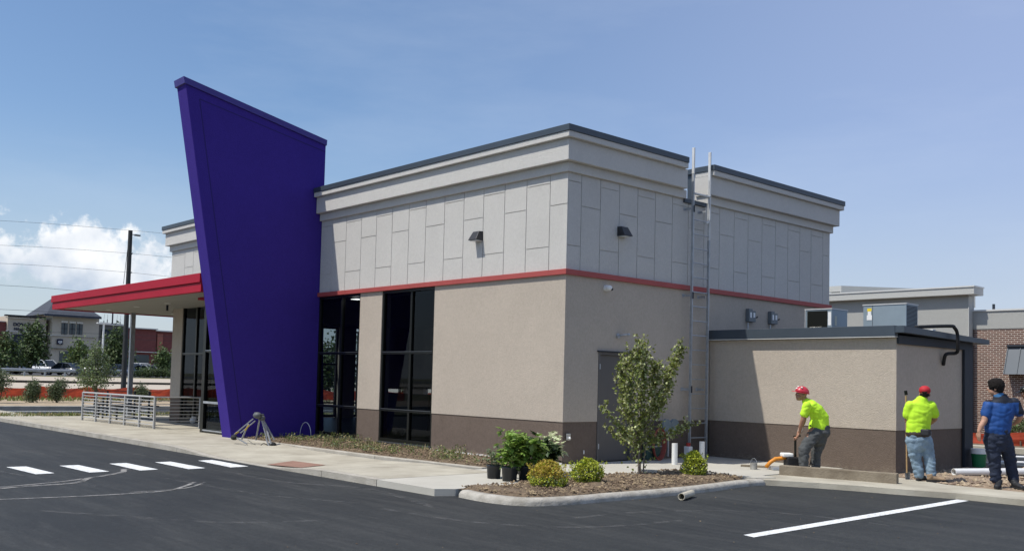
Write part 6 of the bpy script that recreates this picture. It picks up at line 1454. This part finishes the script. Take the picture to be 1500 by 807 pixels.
fbox(o2, 6, 65, 462.5, 464, 0, .7, 'roof_edge', M_slate_d); fbox(o2, 7.5, 64.5, 464.2, 468.5, 0, .35, 'cornice', M_bel); fbox(o2, 8.5, 63, 485.3, 486.3, 0, .08, 'string_course', M_bel)
fbox(o2, 17, 42, 489, 520, 0, .5, 'awning', M_nav); fbox(o2, 18, 60, 520, 546, .01, .06, 'shopfront', M_dwin)
o3, w_, h_ = shop('tower_building', 70.5, 138.5, 461, 'beige two-storey block with hipped dark roof and three tall windows', M_be, 9, x=XB + 1.6)
fbox(o3, 70, 139, 460.5, 464.5, 0, .3, 'eave_trim', M_bel); fbox(o3, 70, 139.2, 490.5, 494.5, 0, .25, 'string_course', M_bel); fbox(o3, 71, 139, 509.5, 512, .0, .5, 'canopy_band', M_nav)
for a_, b_, c_, d_ in ((90.2, 98.6, 473, 489.8), (101.6, 110, 473.8, 490), (112.5, 120.5, 474.5, 490.3)):
    fw_ = fbox(o3, a_ - .5, b_ + .5, c_ - 3, c_ - .2, 0, .2, 'window', M_bel); fbox(o3, a_, b_, c_, d_, .02, .08, 'window_glass', M_dwin, fw_)
    m = MB(); y0, za = L(o3, (a_ + b_) / 2, c_); _, zb_ = L(o3, (a_ + b_) / 2, d_); m.box(.08, .12, y0 - .05, y0 + .05, za, zb_); m.box(.08, .12, y0 - .4, y0 + .4, (za + zb_) / 2 - .04, (za + zb_) / 2 + .04); m.build('window_bars', M_slate_d, fw_)
fbox(o3, 87, 107, 514, 547, .0, .06, 'shopfront', M_dwin)
# hip roof
ey0, ez = L(o3, 68, 461.5); ey1, _ = L(o3, 141.5, 463.0); ez1 = L(o3, 141.5, 463)[1]; em = (ez + ez1) / 2 + .0
m = MB(); ap = em + 3.1; m.add([(1.2, ey0 - .3, em), (1.2, ey1 + .3, em), (-9.5, ey1 + .3, em), (-9.5, ey0 - .3, em), (-4.2, (ey0 + ey1) / 2 - 1, ap), (-4.2, (ey0 + ey1) / 2 + 1, ap)], [(0, 1, 5, 4), (1, 2, 5), (2, 3, 4, 5), (3, 0, 4), (0, 3, 2, 1)])
m.box(1.0, 1.25, ey0 - .62, ey1 + .32, em - .3, em); m.build('roof', M_sh, o3)
o4, w_, h_ = shop('shop_building', 138.5, 184, 475, 'grey shop behind the dark tree with a dark sign panel', mat('shop_grey', (.16, .155, .145), .9, 0, .1, 1)); fbox(o4, 139, 184, 473, 477.5, 0, .35, 'cornice', M_bel); fbox(o4, 149, 178, 482, 492.5, 0, .15, 'sign_panel', M_nav)
o5, w_, h_ = shop('brick_shop', 184, 228.5, 481, 'dark red brick shop with white bands right of the canopy column', M_rb); fbox(o5, 183, 230, 479, 483, 0, .5, 'cornice', M_bel); fbox(o5, 184, 262, 514, 518, 0, .4, 'string_course', M_bel); fbox(o5, 194, 217, 519, 546, 0, .06, 'shopfront', M_dwin)
o6, w_, h_ = shop('brick_shop', 228.5, 320, 487, 'lighter corner bay of the red brick shop beside the tan pillar', M_rb, x=XB - .3); fbox(o6, 227, 320, 485, 488.5, 0, .5, 'cornice', M_bel); fbox(o6, 230, 237, 489, 513, 0, .25, 'pier', mat('red_brick_light', (.36, .13, .09), .9, 0, .1, 2)); fbox(o6, 240, 300, 519, 546, 0, .06, 'shopfront', M_dwin)
# lettering
def text(body, o, px, py, size_px, mtl, nm='lettering', par=None, bold=.02, dx=.1):
    cu = bpy.data.curves.new(nm, 'FONT'); cu.body = body; y_, z_ = L(o, px, py); cu.size = 1.0; cu.extrude = .04; cu.offset = bold
    t_ = bpy.data.objects.new(nm, cu); COL.objects.link(t_); dg = bpy.context.evaluated_depsgraph_get(); me = bpy.data.meshes.new_from_object(t_.evaluated_get(dg)); bpy.data.objects.remove(t_)
    y2, z2 = L(o, px, py - size_px); s_ = abs(z2 - z_) / .7; 
    ob = bpy.data.objects.new(nm, me); COL.objects.link(ob); me.materials.clear(); me.materials.append(mtl); ob.parent = par or o
    ob.matrix_local = Matrix.Translation((dx, y_, z_)) @ Matrix(((0, 0, 1, 0), (1, 0, 0, 0), (0, 1, 0, 0), (0, 0, 0, 1))) @ Matrix.Scale(s_, 4); return ob
M_let = mat('dark_letters', (.012, .016, .04), .6)
text('DORA E', o2, 19, 477, 4.6, M_let, bold=.04); text('NAILS &', o2, 20, 483.2, 3.7, M_let, bold=.04)
sg = fbox(o3, 83, 91, 496.3, 504.4, .01, .3, 'sign_panel', M_let); text('qs', o3, 84.2, 502, 4.4, M_white, 'sign_letters', sg, .02, .32)
# lamp post across the road
Lp = empty('lamp_post', (-100, GX(149, 540, -100).y, .85), 0, 'slim white parking lot lamp post standing beside the dark bushy tree', 'lamp post')
zt = GX(149, 474, -100).z - .85; m = MB(); m.tube([(0, 0, 0), (0, 0, zt)], .11, 8); m.build('post', M_white, Lp); m = MB(); m.box(-.15, .15, -.75, .75, zt, zt + .12); m.build('lamp_head', M_white, Lp)
# utility poles and wires
XP = -62
Up = empty('utility_pole', (XP, GX(182, 540, XP).y, -.2), 0, 'tall dark utility pole with a lamp arm rising behind the red canopy', 'utility pole')
zt = GX(185.5, 337, XP).z + .2; m = MB(); m.tube([(0, 0, 0), (0, 0, zt)], [.20, .16], 12); m.build('pole', mat('dark_pole', (.035, .037, .04), .8, 0, .2, 3), Up)
zl = GX(187, 343, XP).z + .2; m = MB(); m.tube([(0, 0, zl), (0, .55, zl + .02)], .03, 6); m.box(-.12, .12, .35, .75, zl - .06, zl + .04); m.build('lamp_arm', M_slate_d, Up)
for py in (371, 399):
    z_ = GX(188, py, XP).z + .2; m = MB(); m.tube([(0, .12, z_ - .1), (0, .25, z_ + .05)], .035, 6); m.build('insulator', M_slate, Up)
m = MB(); m.tube([(0, -.35, GX(180, 412, XP).z), (0, -.16, zt - 1.5)], .02, 5); m.build('riser_cable', M_black, Up)
P2 = empty('utility_pole', (-158, GX(161.5, 540, -158).y, 0), 0, 'distant utility pole with crossarm and hanging hardware below the canopy soffit', 'utility pole')
z1_ = GX(161, 452, -158).z; m = MB(); m.tube([(0, 0, 0), (0, 0, z1_ + 1.5)], .13, 8); m.build('pole', M_slate_d, P2)
za_ = GX(161, 474, -158).z; w0 = GX(147, 474, -158).y - P2.location.y; w1 = GX(180, 474, -158).y - P2.location.y
m = MB(); m.bar((0, w0, za_ + .05), (0, w1, za_ - .1), .25); m.build('crossarm', M_slate_d, P2)
for k_, px in enumerate((152, 157, 165, 171, 176)):
    y_ = GX(px, 474, -158).y - P2.location.y; m = MB(); m.tube([(0, y_, za_), (0, y_, za_ + .5 + .2 * (k_ % 2))], .07, 6); m.tube([(0, y_, za_ + .6), (0, y_ + .05, za_ + 1.6)], .02, 4); m.build('insulator', M_slate_d, P2)
def wire(pts, X, label, r=.010):
    C_ = catmull([tuple(GX(x, y, X)) for x, y in pts], 6); m = MB(); m.tube(C_, r, 5); o = m.build('overhead_wire', M_slate_d); tag(o, label, 'wire', 'overhead wires crossing the sky at the left')
wire([(-60, 320), (60, 327), (185, 337), (300, 346), (460, 350)], XP, 'highest overhead wire reaching the top of the dark pole')
wire([(-60, 357), (60, 362), (187, 371), (300, 381), (460, 390)], XP, 'second highest overhead wire, passing in front of the cloud')
wire([(-60, 383), (60, 389), (187, 399), (300, 410), (460, 420)], XP, 'third overhead wire, just under the cloud base')
wire([(-60, 415), (40, 420), (110, 426), (200, 436)], XP, 'fourth overhead wire ending above the red canopy', .012)
wire([(-60, 450), (0, 453), (60, 456), (140, 462)], XP, 'fifth overhead wire above the salon roof', .012)
wire([(-60, 484), (60, 486), (180, 490), (300, 495)], XP, 'low overhead wire in front of the shop facades', .010)
wire([(-60, 488), (60, 491), (180, 496), (300, 502)], XP, 'lowest overhead wire in front of the shop facades', .010)
